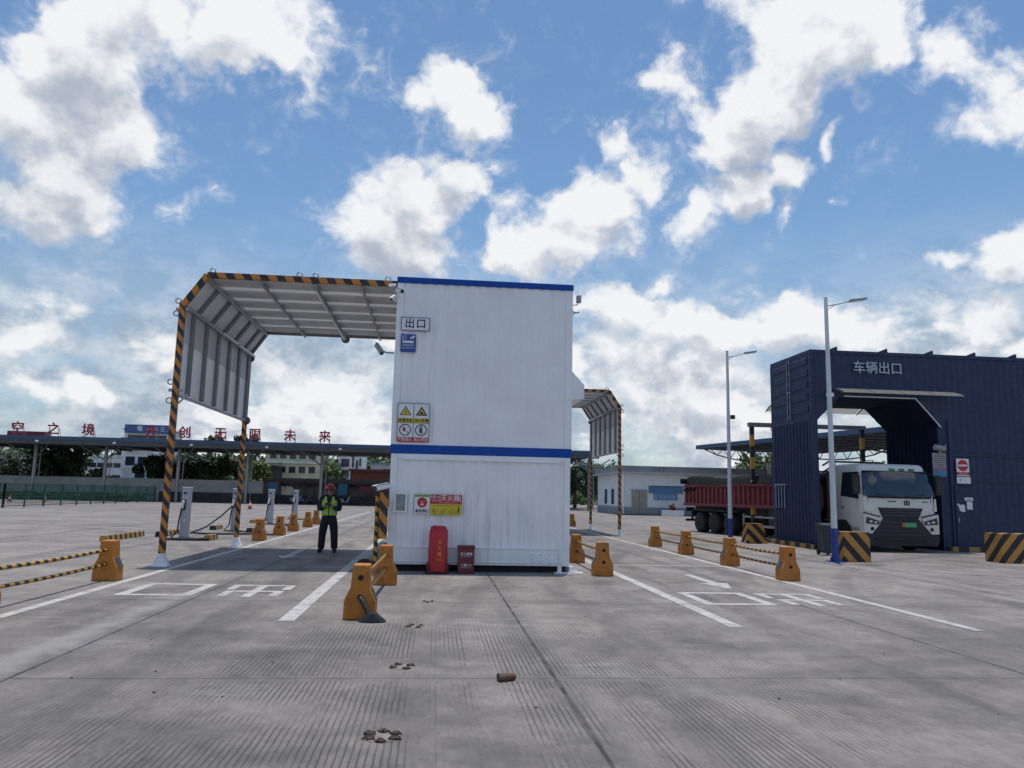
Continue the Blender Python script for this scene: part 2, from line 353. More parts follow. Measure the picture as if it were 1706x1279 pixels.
    def build(s, name, m, parent=None, bevel=0, label=None):
        me = bpy.data.meshes.new(name)
        if parent is None:
            xs = [q.x for q in s.v]; ys = [q.y for q in s.v]; zs = [q.z for q in s.v]
            org = Vector(((min(xs)+max(xs))/2, (min(ys)+max(ys))/2, min(zs)))
        else: org = origin(parent)
        me.from_pydata([q-org for q in s.v], [], s.f)
        me.polygons.foreach_set('use_smooth', s.sm); me.update()
        if m: me.materials.append(m)
        o = bpy.data.objects.new(name, me); COL.objects.link(o)
        if parent is None: o.location = org
        else: o.parent = parent
        if bevel:
            b = o.modifiers.new('bevel', 'BEVEL'); b.width = bevel; b.segments = 2; b.limit_method = 'ANGLE'
        if label: o['label'] = label
        return o
def tag(o, label, cat, group=None):
    o['label'] = label; o['category'] = cat
    if group: o['group'] = group
    return o
def thing(name, label, cat, loc, group=None):
    o = bpy.data.objects.new(name, None); COL.objects.link(o); o.location = loc; o.empty_display_size = .2
    return tag(o, label, cat, group)
def struct(o): o['kind'] = 'structure'; return o
def dup(root, loc, label=None):
    r = root.copy(); COL.objects.link(r); r.location = loc
    if label: r['label'] = label
    def rec(a, b):
        for ch in [c for c in COL.objects if c.parent == a]:
            c = ch.copy(); COL.objects.link(c); c.parent = b; rec(ch, c)
    rec(root, r); return r

# ------------------------------------------------------------------ ground
def ground_mat():
    m, n, p, c = base_mat('concrete_ground'); c = n.new('ShaderNodeNewGeometry').outputs['Position']
    x, y, z = n.sep(c)
    big = n.noise(c, .16, 5, .6); mid = n.noise(c, .9, 7, .62); fin = n.noise(c, 26, 6, .7)
    sty = n.noise(n.v('MULTIPLY', c, (1, .16, 1)), 2.3, 6, .62)      # tyre-worn streaks along the lanes
    stx = n.noise(n.v('MULTIPLY', c, (.2, 1.0, 1)), 1.1, 6, .62)     # wash marks across them
    f = n.m('ADD', n.ramp(big, .3, .7, -.2, .2, False), n.m('ADD', n.ramp(mid, .3, .7, -.26, .26, False), n.m('ADD', n.ramp(n.noise(n.v('MULTIPLY', c, (1, .6, 1)), 5.5, 7, .68), .3, .7, -.17, .17, False), n.ramp(n.noise(n.v('MULTIPLY', c, (2.2, .5, 1)), 13, 6, .7), .3, .7, -.16, .16, False))))
    f = n.m('ADD', f, n.m('ADD', n.ramp(fin, .25, .75, -.12, .12, False), n.ramp(stx, .3, .72, -.10, .10, False)))
    f = n.m('ADD', f, n.ramp(sty, .3, .72, -.12, .12, False))
    PX, PY, OX, OY = 4.6, 4.77, 1.12, 7.05
    ux = n.m('DIVIDE', n.m('SUBTRACT', x, OX), PX); uy = n.m('DIVIDE', n.m('SUBTRACT', y, OY), PY)
    wn = n.new('ShaderNodeTexWhiteNoise'); wn.noise_dimensions = '2D'
    n.put(wn.inputs['Vector'], n.comb(n.m('FLOOR', ux), n.m('FLOOR', uy), 0))
    f = n.m('ADD', f, n.m('MULTIPLY', n.m('SUBTRACT', wn.outputs[0], .5), .14))
    jw = n.m('MULTIPLY', n.m('SUBTRACT', n.noise(c, 5, 4), .5), .02)
    def joint(u, P, wd):
        d = n.m('MULTIPLY', n.m('ABSOLUTE', n.m('SUBTRACT', u, n.m('ROUND', u))), P); d = n.m('ADD', d, jw)
        return n.ramp(d, wd, wd*.35), n.ramp(d, wd*14, wd)
    jx, hx = joint(ux, PX, .024); jy, hy = joint(uy, PY, .018)
    jn = n.ramp(n.noise(c, 1.7, 4), .38, .6, .55, 1)
    j = n.m('MULTIPLY', n.m('MAXIMUM', jx, n.m('MULTIPLY', jy, .8)), jn)
    halo = n.m('MULTIPLY', n.m('MAXIMUM', hx, n.m('MULTIPLY', hy, .5)), n.ramp(n.noise(c, 3.6, 8, .74), .40, .60))
    # saw-cut anti-skid grooves in bands
    gx = n.m('FRACT', n.m('ADD', n.m('DIVIDE', x, .047), n.m('MULTIPLY', n.noise(c, 3, 3), .35)))
    line = n.ramp(n.m('ABSOLUTE', n.m('SUBTRACT', gx, .5)), .20, .07)
    band = n.ramp(n.noise(n.comb(n.m('MULTIPLY', x, 1.7), n.m('MULTIPLY', y, .05), 0), 1, 2), .40, .50)
    patch = n.ramp(n.noise(c, .75, 6, .65), .36, .56)
    zone = n.m('MULTIPLY', n.m('MULTIPLY', n.ramp(y, 10.6, 9.0), n.ramp(x, -3.4, -2.0)), n.m('MULTIPLY', n.ramp(x, 4.6, 2.6), n.ramp(y, -3, -1)))
    gap = n.m('SUBTRACT', 1, n.ramp(n.m('MULTIPLY', n.m('ABSOLUTE', n.m('SUBTRACT', uy, n.m('ROUND', uy))), PY), .13, .07))
    groove = n.m('MULTIPLY', n.m('MULTIPLY', line, n.m('MULTIPLY', band, patch)), n.m('MULTIPLY', zone, gap))
    stain = n.m('MULTIPLY', n.ramp(n.noise(n.v('MULTIPLY', c, (.8, .5, 1)), .55, 8, .7), .50, .69), .46)
    oil = n.m('MULTIPLY', n.ramp(n.noise(c, 2.9, 7, .7), .62, .72), .35)
    pale = n.m('MULTIPLY', n.ramp(n.noise(n.v('MULTIPLY', n.v('ADD', c, (31,7,0)), (.35, 1, 1)), .8, 8, .7), .53, .72), .55)
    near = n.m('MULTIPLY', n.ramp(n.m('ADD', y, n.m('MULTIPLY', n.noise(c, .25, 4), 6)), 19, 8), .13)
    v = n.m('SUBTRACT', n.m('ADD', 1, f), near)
    trk = None
    for (cx_, cy_, R_, wd_, am_) in ((-30, 12, 27.6, .3, .36), (-30, 12, 25.6, .3, .36), (26, 6, 22.0, .3, .36), (26, 6, 20.0, .3, .36), (-9, -30, 38.4, .35, .36), (-9, -30, 36.3, .35, .36), (14, -22, 31, .3, .36), (60, 2, 60.3, .3, .36), (60, 2, 58.2, .3, .36), (-3.5, 60, 52, .5, .36), (5.5, 70, 61.5, .6, .36)):
        d_ = n.m('ABSOLUTE', n.m('SUBTRACT', n.v('LENGTH', n.v('SUBTRACT', c, (cx_, cy_, 0))), R_))
        q_ = n.m('MULTIPLY', n.ramp(d_, wd_, wd_*.3), am_); trk = q_ if trk is None else n.m('MAXIMUM', trk, q_)
    wob = n.m('ADD', x, n.m('MULTIPLY', n.m('SUBTRACT', n.noise(n.comb(0, n.m('MULTIPLY', y, .12), 0), 1, 3), .5), .9))
    lane = None
    for xx_, wd_, am_ in ((-4.55, .34, .55), (-2.55, .34, .5), (4.5, .34, .55), (6.45, .34, .5), (-.2, .4, .3), (2.3, .4, .35), (-9, .5, .4), (9.6, .5, .5), (11.2, .5, .4)):
        q_ = n.m('MULTIPLY', n.ramp(n.m('ABSOLUTE', n.m('SUBTRACT', wob, xx_)), wd_, wd_*.4), am_); lane = q_ if lane is None else n.m('MAXIMUM', lane, q_)
    lane = n.m('MULTIPLY', lane, n.ramp(n.noise(n.v('MULTIPLY', c, (1.6, .35, 1)), 1, 6, .68), .40, .62))
    scrub = n.m('MULTIPLY', n.ramp(n.m('ABSOLUTE', n.m('SUBTRACT', wob, -3.75)), .30, .08), n.m('MULTIPLY', n.ramp(y, 14, 11), n.ramp(n.noise(c, 1.4, 6, .68), .36, .58)))
    trk = n.m('MAXIMUM', n.m('MULTIPLY', trk, n.ramp(n.noise(c, .6, 6, .65), .34, .56)), lane)
    col = n.mix(n.ramp(n.noise(c, .07, 3), .35, .65), (.206,.187,.174), (.224,.202,.185))
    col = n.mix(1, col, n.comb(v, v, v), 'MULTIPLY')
    col = n.mix(pale, col, (.34,.33,.32)); col = n.mix(stain, col, (.085,.082,.083)); col = n.mix(oil, col, (.05,.05,.052))
    col = n.mix(trk, col, (.06,.057,.056))
    col = n.mix(n.m('MULTIPLY', scrub, .6), col, (.30,.285,.27))
    col = n.mix(n.m('MULTIPLY', halo, .62), col, (.09,.088,.088)); col = n.mix(n.m('MULTIPLY', j, .92), col, (.022,.021,.022))
    col = n.mix(n.m('MULTIPLY', groove, .72), col, (.045,.044,.045))
    n.put(p.inputs['Base Color'], col); n.put(p.inputs['Roughness'], n.ramp(mid, .3, .7, .78, .95, False))
    b = n.new('ShaderNodeBump'); b.inputs['Strength'].default_value = .5; b.inputs['Distance'].default_value = .006
    n.put(b.inputs['Height'], n.m('SUBTRACT', fin, n.m('ADD', n.m('MULTIPLY', groove, 1.3), j))); n.put(p.inputs['Normal'], b.outputs[0])
    return m
gm = MB(); gm.add([(-1500,-60,0),(1500,-60,0),(1500,2500,0),(-1500,2500,0)], [(0,1,2,3)])
struct(gm.build('ground', ground_mat()))
def flat(polys, z=.004):
    b = MB()
    for q in polys: b.add([(x, y, z) for x, y in q], [tuple(range(len(q)))])
    return b
def rect(x0, y0, x1, y1): return [(x0,y0),(x1,y0),(x1,y1),(x0,y1)]
for (xa, y0, y1, wd) in ((-5.22, 9.0, 64, .16), (-1.78, 10.05, 60, .2), (3.88, 9.8, 60, .19), (7.05, 9.6, 70, .16)):
    struct(flat([rect(xa-wd/2, y0, xa+wd/2, y1)]).build('lane_line', m_line))
def kou(x0, y0, x1, y1, sx=.17, sy=.16): return [rect(x0,y0,x1,y0+sy), rect(x0,y1-sy,x1,y1), rect(x0,y0+sy,x0+sx,y1-sy), rect(x1-sx,y0+sy,x1,y1-sy)]
def chu(x0, y0, x1, y1, s=.14):                      # read from the other side
    c = (x0+x1)/2; h = y1-y0; i = .06
    return [rect(x0,y1-s,x1,y1), rect(x0,y1-.42*h,x0+s,y1-s), rect(x1-s,y1-.42*h,x1,y1-s), rect(c-s/2,y0,c+s/2,y1-s),
            rect(x0+i,y0+.40*h,c-s/2,y0+.40*h+s), rect(c+s/2,y0+.40*h,x1-i,y0+.40*h+s), rect(x0+i,y0+.08*h,x0+i+s,y0+.40*h), rect(x1-i-s,y0+.08*h,x1-i,y0+.40*h)]
struct(flat(kou(-4.72,12.28,-3.6,13.8)+chu(-3.3,12.2,-2.28,13.72)).build('road_lettering', m_line))
struct(flat(kou(4.2,11.8,5.36,13.32)+chu(5.55,11.75,6.55,13.25)).build('road_lettering', m_line))
def arrow(xa, y0, y1): return [rect(xa-.09, y0+.9, xa+.09, y1), [(xa-.28,y0+.9),(xa,y0),(xa+.28,y0+.9)]]
struct(flat(arrow(-3.55, 19.0, 21.9)).build('road_arrow', m_line)); struct(flat(arrow(5.42, 13.9, 16.4)).build('road_arrow', m_line))
struct(flat([rect(3.98, 18.4, 6.97, 18.52)]).build('road_marking', m_line))
struct(flat([rect(-24,27.2,-9.5,27.33), rect(-20,32,-9,32.15), rect(-26,23.5,-12,23.62), rect(-30,40,-8,40.2), rect(-28,50,-8,50.2)]).build('bay_lines', m_line))
m_patch = mat('old_line', (.27,.265,.26), .85, var=.25, vs=3, spots=(.16,.155,.15), spot_amt=1, spot_s=4)
crk = [(11.6,17.9),(12.2,17.2),(13.0,16.9),(13.6,16.2),(14.6,15.9),(15.4,15.3),(16.4,15.25),(18.5,15.0)]
struct(flat([[(a[0],a[1]-.03),(b_[0],b_[1]-.03),(b_[0],b_[1]+.03),(a[0],a[1]+.03)] for a, b_ in zip(crk, crk[1:])], .003).build('ground_crack', mat('crack', (.05,.048,.046), .9)))

# ------------------------------------------------------------------ white two-tier container
def container():
    X0, X1, Y0, Y1 = -.95, 2.87, 16.40, 40.0
    t = thing('container_building', 'white two-tier corrugated container with blue bands standing in the middle of the yard', 'container', (.96, 28, 0))
    b = MB(); b.box(X0+.05, Y0+.12, 0, X1-.05, Y1-.05, .14); b.build('base_gap', m_dark, t)
    # lower tier
    b = MB(); b.box(X0, Y0-.02, .14, X1, Y0+.10, .50); b.box(X0+.02, Y0-.035, .19, X1-.1, Y0-.02, .215); b.box(X0+.1, Y0-.04, .475, X1-.1, Y0-.02, .505)
    b.box(X0, Y0+.1, .14, X0+.12, Y1, .50); b.box(X1-.12, Y0+.1, .14, X1, Y1, .50); b.build('bottom_rail', m_white_l, t, .006)
    b = MB(); b.corr((X0+.13, Y0+.012, 0), (X1-.13, Y0+.012, 0), .50, 2.32, .234, .017, (0,-1,0)); b.build('lower_wall', m_white_l, t)
    b = MB(); b.corr((X0+.02, Y1, 0), (X0+.02, Y0+.1, 0), .5, 2.45, .234, .03, (-1,0,0)); b.corr((X1-.02, Y0+.1, 0), (X1-.02, Y1, 0), .5, 2.45, .234, .03, (1,0,0))
    b.box(X0+.1, Y1-.03, .14, X1-.1, Y1, 6.2); b.build('side_wall', m_white_l, t)
    b = MB()
    for xa in (X0, X1-.13): b.box(xa, Y0-.015, .50, xa+.13, Y0+.12, 2.42)
    b.box(X0+.13, Y0-.02, 2.32, X1-.13, Y0+.1, 2.42)
    for xa, xb in ((X0+.22, .93), (.99, X1-.2)): b.box(xa, Y0-.045, 2.295, xb, Y0-.015, 2.325)
    b.build('corner_frame', m_white, t, .006)
    b = MB(); b.box(X0-.02, Y0-.026, 2.42, X1+.02, Y0+.12, 2.61); b.box(X0-.02, Y0+.12, 2.42, X0+.06, Y1, 2.61); b.box(X1-.06, Y0+.12, 2.42, X1+.02, Y1, 2.61); b.build('blue_band', m_blue, t, .006)
    # upper tier
    b = MB(); b.corr((X0+.12, Y0+.008, 0), (X1-.12, Y0+.008, 0), 2.66, 6.12, .234, .018, (0,-1,0)); b.build('upper_wall', m_white, t)
    b = MB(); b.corr((X0-.0, Y1, 0), (X0-.0, Y0+.1, 0), 2.61, 6.13, .234, .03, (-1,0,0)); b.corr((X1, Y0+.1, 0), (X1, Y1, 0), 2.61, 6.13, .234, .03, (1,0,0)); b.build('upper_side_wall', m_white, t)
    b = MB()
    for xa in (X0-.02, X1-.13): b.box(xa, Y0-.012, 2.61, xa+.15, Y0+.13, 6.12)
    b.box(X0+.13, Y0-.012, 2.61, X1-.13, Y0+.1, 2.66); b.build('upper_frame', m_white, t, .006)
    b = MB(); b.box(X0-.03, Y0-.04, 6.12, X1+.03, Y0+.1, 6.25); b.box(X0-.03, Y0+.1, 6.12, X0+.07, Y1, 6.25); b.box(X1-.07, Y0+.1, 6.12, X1+.03, Y1, 6.25); b.build('blue_band', m_blue, t, .006)
    b = MB(); b.box(X0+.07, Y0+.1, 6.10, X1-.07, Y1-.03, 6.2); b.build('roof', m_sheet, t)
    # wedge hood on the flank
    b = MB(); b.prism([(X1+.031, 3.76), (X1+.45, 3.82), (X1+.45, 4.14), (X1+.06, 4.56), (X1+.031, 4.56)], 'y', 17.2, 20.4); b.build('vent_hood', m_white, t, .01)
    b = MB(); b.torus((X1+.05, 17.3, 4.6), (0,1,0), .04, .009); b.build('lifting_eye', m_galv, t)
    # bolted access plate and foot
    b = MB(); b.box(2.04, Y0-.034, .19, 2.66, Y0-.0205, .385); b.build('access_plate', m_white_l, t)
    b = MB()
    for xx, zz in [(2.07+.187*i, z) for i in range(4) for z in (.205, .37)]+[(2.06, .287), (2.64, .287)]: MB().cyl((xx, Y0-.034, zz), (xx, Y0-.042, zz), .009, 8).build('plate_bolt', m_blackp, t)
    b = MB(); b.box(2.55, Y0-.16, 0, 3.15, Y0+.1, .02); b.box(2.62, Y0-.05, .02, 2.7, Y0+.05, .138); b.box(2.86, Y0-.1, .02, 2.95, Y0+.05, .14); b.prism([(2.95,.02),(3.1,.02),(2.95,.12)], 'y', Y0-.06, Y0-.03); b.build('foot_plate', m_white, t)
    # small glazed socket box
    b = MB(); b.box(-.86, Y0-.085, 1.20, -.58, Y0-.02, 1.23); b.box(-.84, Y0-.085, 1.57, -.56, Y0-.02, 1.60); b.box(-.84, Y0-.07, 1.23, -.81, Y0-.02, 1.57); b.box(-.61, Y0-.07, 1.23, -.58, Y0-.02, 1.57); f = b.build('viewing_box', m_lightw, t)
    MB().box(-.81, Y0-.06, 1.23, -.61, Y0-.025, 1.57).build('pane', mat('dusty_pane', (.22,.27,.27), .2, var=.3, vs=6), f)
    # cable stub at the base
    MB().tube([(-.93,16.3,.3),(-.86,16.28,.22),(-.78,16.26,.1),(-.72,16.2,.02),(-.85,16.1,.02)], .016, 6).build('cable', m_blackp, t)
    return t
container()

# signs on the container ------------------------------------------------
YS = 16.352
def sign(name, label, x0, z0, x1, z1, m, y=YS, th=.006):
    t = thing(name, label, 'sign', ((x0+x1)/2, y, z0)); MB().box(x0, y-th, z0, x1, y, z1).build('panel', m, t); return t
def tri(b, c, r, y, d=.002):
    x, z = c; P = [(x-r, z-.58*r), (x+r, z-.58*r), (x, z+1.0*r)]; b.prism(P, 'y', y-d, y); return b
def disc(b, c, r, y, d=.002, n=28): b.prism([(c[0]+r*math.cos(2*math.pi*i/n), c[1]+r*math.sin(2*math.pi*i/n)) for i in range(n)], 'y', y-d, y); return b
def ringp(b, c, r0, r1, y, d=.003, n=28):
    for i in range(n):
        a, e = 2*math.pi*i/n, 2*math.pi*(i+1)/n
        b.prism([(c[0]+q*math.cos(u), c[1]+q*math.sin(u)) for q, u in ((r0,a),(r1,a),(r1,e),(r0,e))], 'y', y-d, y)
    return b
t = sign('exit_sign', 'white rectangular sign with navy border reading 出口 high on the white container', -.86, 5.06, -.24, 5.355, m_signwht); y = YS-.007
b = MB(); b.text('出口', .225, (-.55, y, 5.207), bold=.012, mono=1.15)
for r_ in ((-.86,5.06,-.24,5.074),(-.86,5.341,-.24,5.355),(-.86,5.074,-.846,5.341),(-.254,5.074,-.24,5.341)): b.box(r_[0], y-.003, r_[1], r_[2], y, r_[3])
b.build('lettering', m_signnavy, t)
t = sign('camera_notice', 'blue portrait notice with a white camera symbol below the 出口 sign', -.85, 4.59, -.525, 4.98, m_signblue)
b = MB(); b.text('您已', .055, (-.775, y, 4.925)); b.text('进入', .055, (-.775, y, 4.87)); b.box(-.81, y-.002, 4.785, -.575, y, 4.835)
b.text('图像采集区域', .042, (-.69, y, 4.735)); b.text('请注意言行举止', .040, (-.69, y, 4.675))
b.add([(-.66,y-.002,4.90),(-.645,y-.002,4.875),(-.545,y-.002,4.925),(-.56,y-.002,4.955)], [(0,1,2,3)]); b.box(-.59, y-.002, 4.865, -.58, y, 4.895); b.build('lettering', m_signwht, t)
t = sign('warning_board', 'four-panel white warning board with two triangles and two ban circles above the blue band', -.85, 2.665, -.175, 3.49, m_signwht)
MB().box(-.85, y-.002, 3.075, -.175, y, 3.17).build('yellow_strip', m_signyel, t); MB().box(-.85, y-.002, 2.665, -.175, y, 2.765).build('red_strip', m_signred, t)
b = MB()
for xc in (-.68, -.345): tri(b, (xc, 3.30), .125, y)
ringp(b, (-.68, 2.92), .105, .125, y); ringp(b, (-.345, 2.92), .105, .125, y)
for xc in (-.68, -.345): b.bar((xc-.08, y-.002, 3.0), (xc+.08, y-.002, 2.84), .004, .018, (0,1,0))
b.box(-.38, y-.003, 2.86, -.35, y, 2.96); b.box(-.345, y-.003, 2.84, -.32, y, 2.98); disc(b, (-.345, 3.0), .018, y); b.bar((-.345,y-.002,2.95), (-.40,y-.002,2.98), .003,.014,(0,1,0))
for r_ in ((-.85,3.478,-.175,3.49),(-.85,3.065,-.175,3.075),(-.85,2.765,-.84,3.478),(-.185,2.765,-.175,3.478),(-.517,2.765,-.507,3.478)): b.box(r_[0], y-.004, r_[1], r_[2], y, r_[3])
b.text('注意安全', .075, (-.68, y-.003, 3.122), bold=.01); b.text('当心车辆', .075, (-.345, y-.003, 3.122), bold=.01); b.build('symbol', m_signblk, t)
tri(MB(), (-.68, 3.298), .095, y-.002).build('triangle_fill', m_signyel, t); tri(MB(), (-.345, 3.298), .078, y-.002).build('triangle_fill', m_signyel, t)
b = MB(); b.box(-.687, y-.007, 3.27, -.673, y-.0045, 3.345); b.box(-.687, y-.007, 3.245, -.673, y-.0045, 3.258); b.build('symbol', m_signblk, t); b = MB(); b.box(-.385, y-.007, 3.262, -.305, y-.0045, 3.29); b.box(-.37, y-.007, 3.29, -.33, y-.0045, 3.31); b.build('symbol', m_signblk, t)
b = MB(); b.ell((-.70, y, 2.93), .03, .003, .05); b.build('flame_symbol', m_signred, t)
MB().text('严禁烟火', .075, (-.68, y-.003, 2.714), bold=.008).build('lettering', m_signwht, t); MB().text('禁止停留', .075, (-.345, y-.003, 2.714), bold=.008).build('lettering', m_signwht, t)
t = sign('stop_notice', 'pale notice with a red disc and hand symbol reading 紧急停止 beside the glazed box', -.42, 1.165, -.105, 1.575, m_signwht)
MB().box(-.42, y-.002, 1.525, -.105, y, 1.575).build('green_strip', m_signgrn, t); disc(MB(), (-.262, 1.41), .105, y).build('red_disc', m_signred, t)
b = MB(); b.box(-.30, y-.005, 1.355, -.225, y-.002, 1.37); b.box(-.275, y-.005, 1.37, -.25, y-.002, 1.42); b.bar((-.33,y-.004,1.425),(-.19,y-.004,1.45),.003,.025,(0,1,0)); b.build('hand_symbol', m_signwht, t)
b = MB(); b.text('紧急停止', .07, (-.262, y, 1.235), bold=.012); b.box(-.375, y-.002, 1.185, -.15, y, 1.192); b.build('lettering', m_signblk, t)
t = sign('extinguisher_notice', 'red and yellow sign reading 灭火器 on the lower container wall', -.095, 1.16, .565, 1.58, m_signred)
MB().box(-.095, y-.002, 1.16, .565, y, 1.385).build('yellow_field', m_signyel, t)
b = MB(); b.text('灭火器', .135, (.32, y, 1.50), bold=.012); b.text('火警', .06, (-.045, y, 1.53), bold=.01); b.text('119', .07, (-.045, y, 1.455), bold=.01); b.text('使用', .045, (.065, y, 1.52)); b.text('方法', .045, (.065, y, 1.46)); b.box(.105, y-.002, 1.40, .112, y, 1.57); b.box(.14, y-.002, 1.41, .47, y, 1.416); b.box(.53, y-.002, 1.43, .54, y, 1.56); b.build('lettering', m_signwht, t)
b = MB(); yy = y-.003; b.box(-.06, yy-.001, 1.352, .52, yy, 1.358)
for xa, zz in ((-.03,1.25),(.13,1.25),(.30,1.26),(.42,1.25)): b.bar((xa,yy,zz-.04),(xa+.09,yy,zz+.03),.002,.03,(0,1,0)); b.box(xa, yy-.001, 1.185, xa+.08, yy, 1.192)
b.box(-.03, yy-.001, 1.22, -.015, yy, 1.30); b.box(.49, yy-.001, 1.21, .515, yy, 1.31); disc(b, (.502, 1.325), .013, yy); b.build('symbol', m_signblk, t)

# fire gear at the foot -------------------------------------------------
t = thing('extinguisher_trolley', 'tall wheeled extinguisher under a red vinyl cover lettered 灭火器', 'fire extinguisher', (.10, 16.05, 0))
rg = []
for z, hw, hd in ((.05,.19,.17),(.20,.195,.175),(.5,.192,.17),(.78,.192,.165),(.86,.188,.155),(.905,.165,.125)):
    r_ = []
    for k in range(24):
        a = 2*math.pi*k/24; c_, s_ = math.cos(a), math.sin(a); e = .45
        wob = 1+.025*math.sin(3*a+z*9)+.02*math.sin(7*a+z*17)
        r_.append((.10+hw*math.copysign(abs(c_)**e, c_)*wob, 16.05+hd*math.copysign(abs(s_)**e, s_)*wob, z+.015*math.sin(2*a+z*5)))
    rg.append(r_)
cv = MB().rings(rg).build('cover', m_redvinyl, t)
MB().tube([(-.05,16.0,.90),(.0,15.97,.925),(.08,15.96,.922),(.2,15.97,.918),(.25,16.0,.90)], [.03,.035,.035,.034,.025], 8).build('top_fold', m_redvinyl, cv)
MB().text('灭', .085, (.13, 15.862, .63), bold=.01).text('火', .085, (.13, 15.862, .51), bold=.01).text('器', .085, (.13, 15.862, .39), bold=.01).text('推车', .05, (.13, 15.862, .28)).build('lettering', m_gold, t)
b = MB(); b.ell((.17,15.97,.89), .09, .02, .02); b.build('handle', m_gold, t)
for xa in (-.12, .30):
    wh = MB().cyl((xa-.02,16.02,.1), (xa+.03,16.02,.1), .1, 18).build('wheel', m_rubber, t)
b = MB(); b.bar((-.10,15.87,.02),(-.09,15.87,.25),.02,.02); b.bar((.30,15.87,.02),(.29,15.87,.25),.02,.02); b.build('frame_leg', m_redbox, t)
t = thing('extinguisher_box', 'small dark red metal extinguisher box with white lettering on the ground', 'fire box', (.675, 16.1, 0))
MB().box(.51, 15.99, .01, .84, 16.25, .51).build('box_body', m_redbox, t, .006); MB().box(.495, 15.975, .51, .855, 16.265, .56).build('lid', m_redbox, t, .008)
MB().text('灭火器箱', .062, (.675, 15.987, .395), bold=.01).text('火警119', .06, (.675, 15.987, .17), bold=.01).box(.57,15.985,.345,.78,15.988,.349).box(.57,15.985,.12,.78,15.988,.124).build('lettering', m_signwht, t)

# cameras on the container ----------------------------------------------
def bullet(name, label, p, d, wall, m=m_lightw, L=.24, r=.045):
    p, d = Vector(p), Vector(d).normalized(); t = thing(name, label, 'camera', wall)
    MB().tube([p-d*L*.5, p+d*L*.35], r, 14).build('housing', m, t); MB().tube([p+d*L*.351, p+d*L*.42], r*.86, 14).build('lens', m_lens, t)
    up = Vector((0,0,r*1.25)); MB().bar(p-d*L*.45+up, p+d*L*.55+up, r*2.2, .008).build('sun_shield', m, t)
    MB().tube([Vector(wall), (Vector(wall)+p)/2+Vector((0,0,-.03)), p-d*L*.2-Vector((0,0,r*.6))], .018, 8).build('bracket', m, t)
bullet('security_camera', 'white bullet camera under the container eave above the 出口 sign', (-.9, 16.16, 5.87), (.55,-.8,-.25), (-.95,16.385,5.8))
bullet('security_camera', 'small white dome-ended camera tilted down at the container corner below the eave', (-1.05, 16.2, 5.72), (-.45,-.6,-.6), (-.97,16.385,5.72), L=.16, r=.035)
bullet('security_camera', 'grey bullet camera on an arm from the container flank under the wide canopy', (-1.32, 16.7, 4.68), (.5,-.35,-.75), (-1.0,16.7,4.62), m_grey, L=.3, r=.05)
bullet('security_camera', 'large white camera atop the striped board by the container corner', (-1.1, 15.98, 1.70), (-.8,-.5,-.22), (-.95,16.38,1.73), L=.34, r=.055)
t = thing('antenna_unit', 'small grey antenna box on a bracket at the container roof corner', 'antenna', (2.9, 16.6, 5.85))
MB().box(3.0, 16.5, 5.9, 3.1, 16.62, 6.06).build('box_body', m_grey, t, .006); MB().tube([(2.9,16.56,5.84),(3.02,16.56,5.85),(3.04,16.56,5.9)], .012, 6).build('bracket', m_grey, t)
t = thing('mast_bracket', 'small black angled bracket on the container flank below the antenna box', 'bracket', (2.9, 16.6, 5.6))
MB().tube([(2.9,16.55,5.7),(2.98,16.55,5.66),(3.06,16.55,5.68)], .014, 6).tube([(2.9,16.55,5.6),(2.96,16.55,5.66)], .012, 6).build('arm', m_blackp, t)
t = thing('light_fixture', 'little white lamp clamped at the canopy beam end by the container roof', 'lamp', (-1.0, 16.75, 6.15))
MB().box(-1.2,16.72,6.15,-1.02,16.8,6.2).build('bracket', m_grey, t); MB().tube([(-1.18,16.7,6.12),(-1.02,16.7,6.14)], .03, 10).build('lamp_head', m_lightw, t)
m_strC = stripe_mat('hazard_board', (1,0,.8), .30, (.5,.19,.02), BLACK)
t = thing('striped_board', 'orange and black hazard board fixed to the container corner', 'hazard board', (-1.04, 16.2, .62)); MB().box(-1.13, 16.18, .66, -.955, 16.21, 1.60).build('board', m_strC, t)
MB().box(-1.0,16.21,.9,-.96,16.42,.94).box(-1.0,16.21,1.4,-.96,16.42,1.44).build('bracket', m_grey, t)
t = thing('striped_pole', 'thin yellow and black striped pole beside the hazard board', 'pole', (-1.18, 16.3, 0)); MB().tube([(-1.18,16.3,0),(-1.18,16.3,1.55)], .045, 10).build('pole', stripe_mat('hazard_pole', (.6,.3,1), .2, YELLOW, BLACK), t); MB().cyl((-1.18,16.3,0),(-1.18,16.3,.02),.1,14).build('base_plate', m_grey, t)
t = thing('wheel_guide', 'long low striped half-round wheel guide along the container flank', 'wheel guide', (-1.38, 18, 0))
pr_ = [(-1.62,.0)] + [(-1.40+.22*math.cos(math.pi*(1-i/10)), .24*math.sin(math.pi*(1-i/10))) for i in range(11)] + [(-1.18,0)]
MB().prism(pr_[1:-1], 'y', 16.44, 23.5).build('guide_body', stripe_mat('hazard_guide', (.35,1,.5), .55, (.26,.24,.21), (.035,.035,.038), wear=.5), t); MB().prism(pr_[1:-1], 'y', 16.40, 16.44).build('end_cap', m_rustd, t)

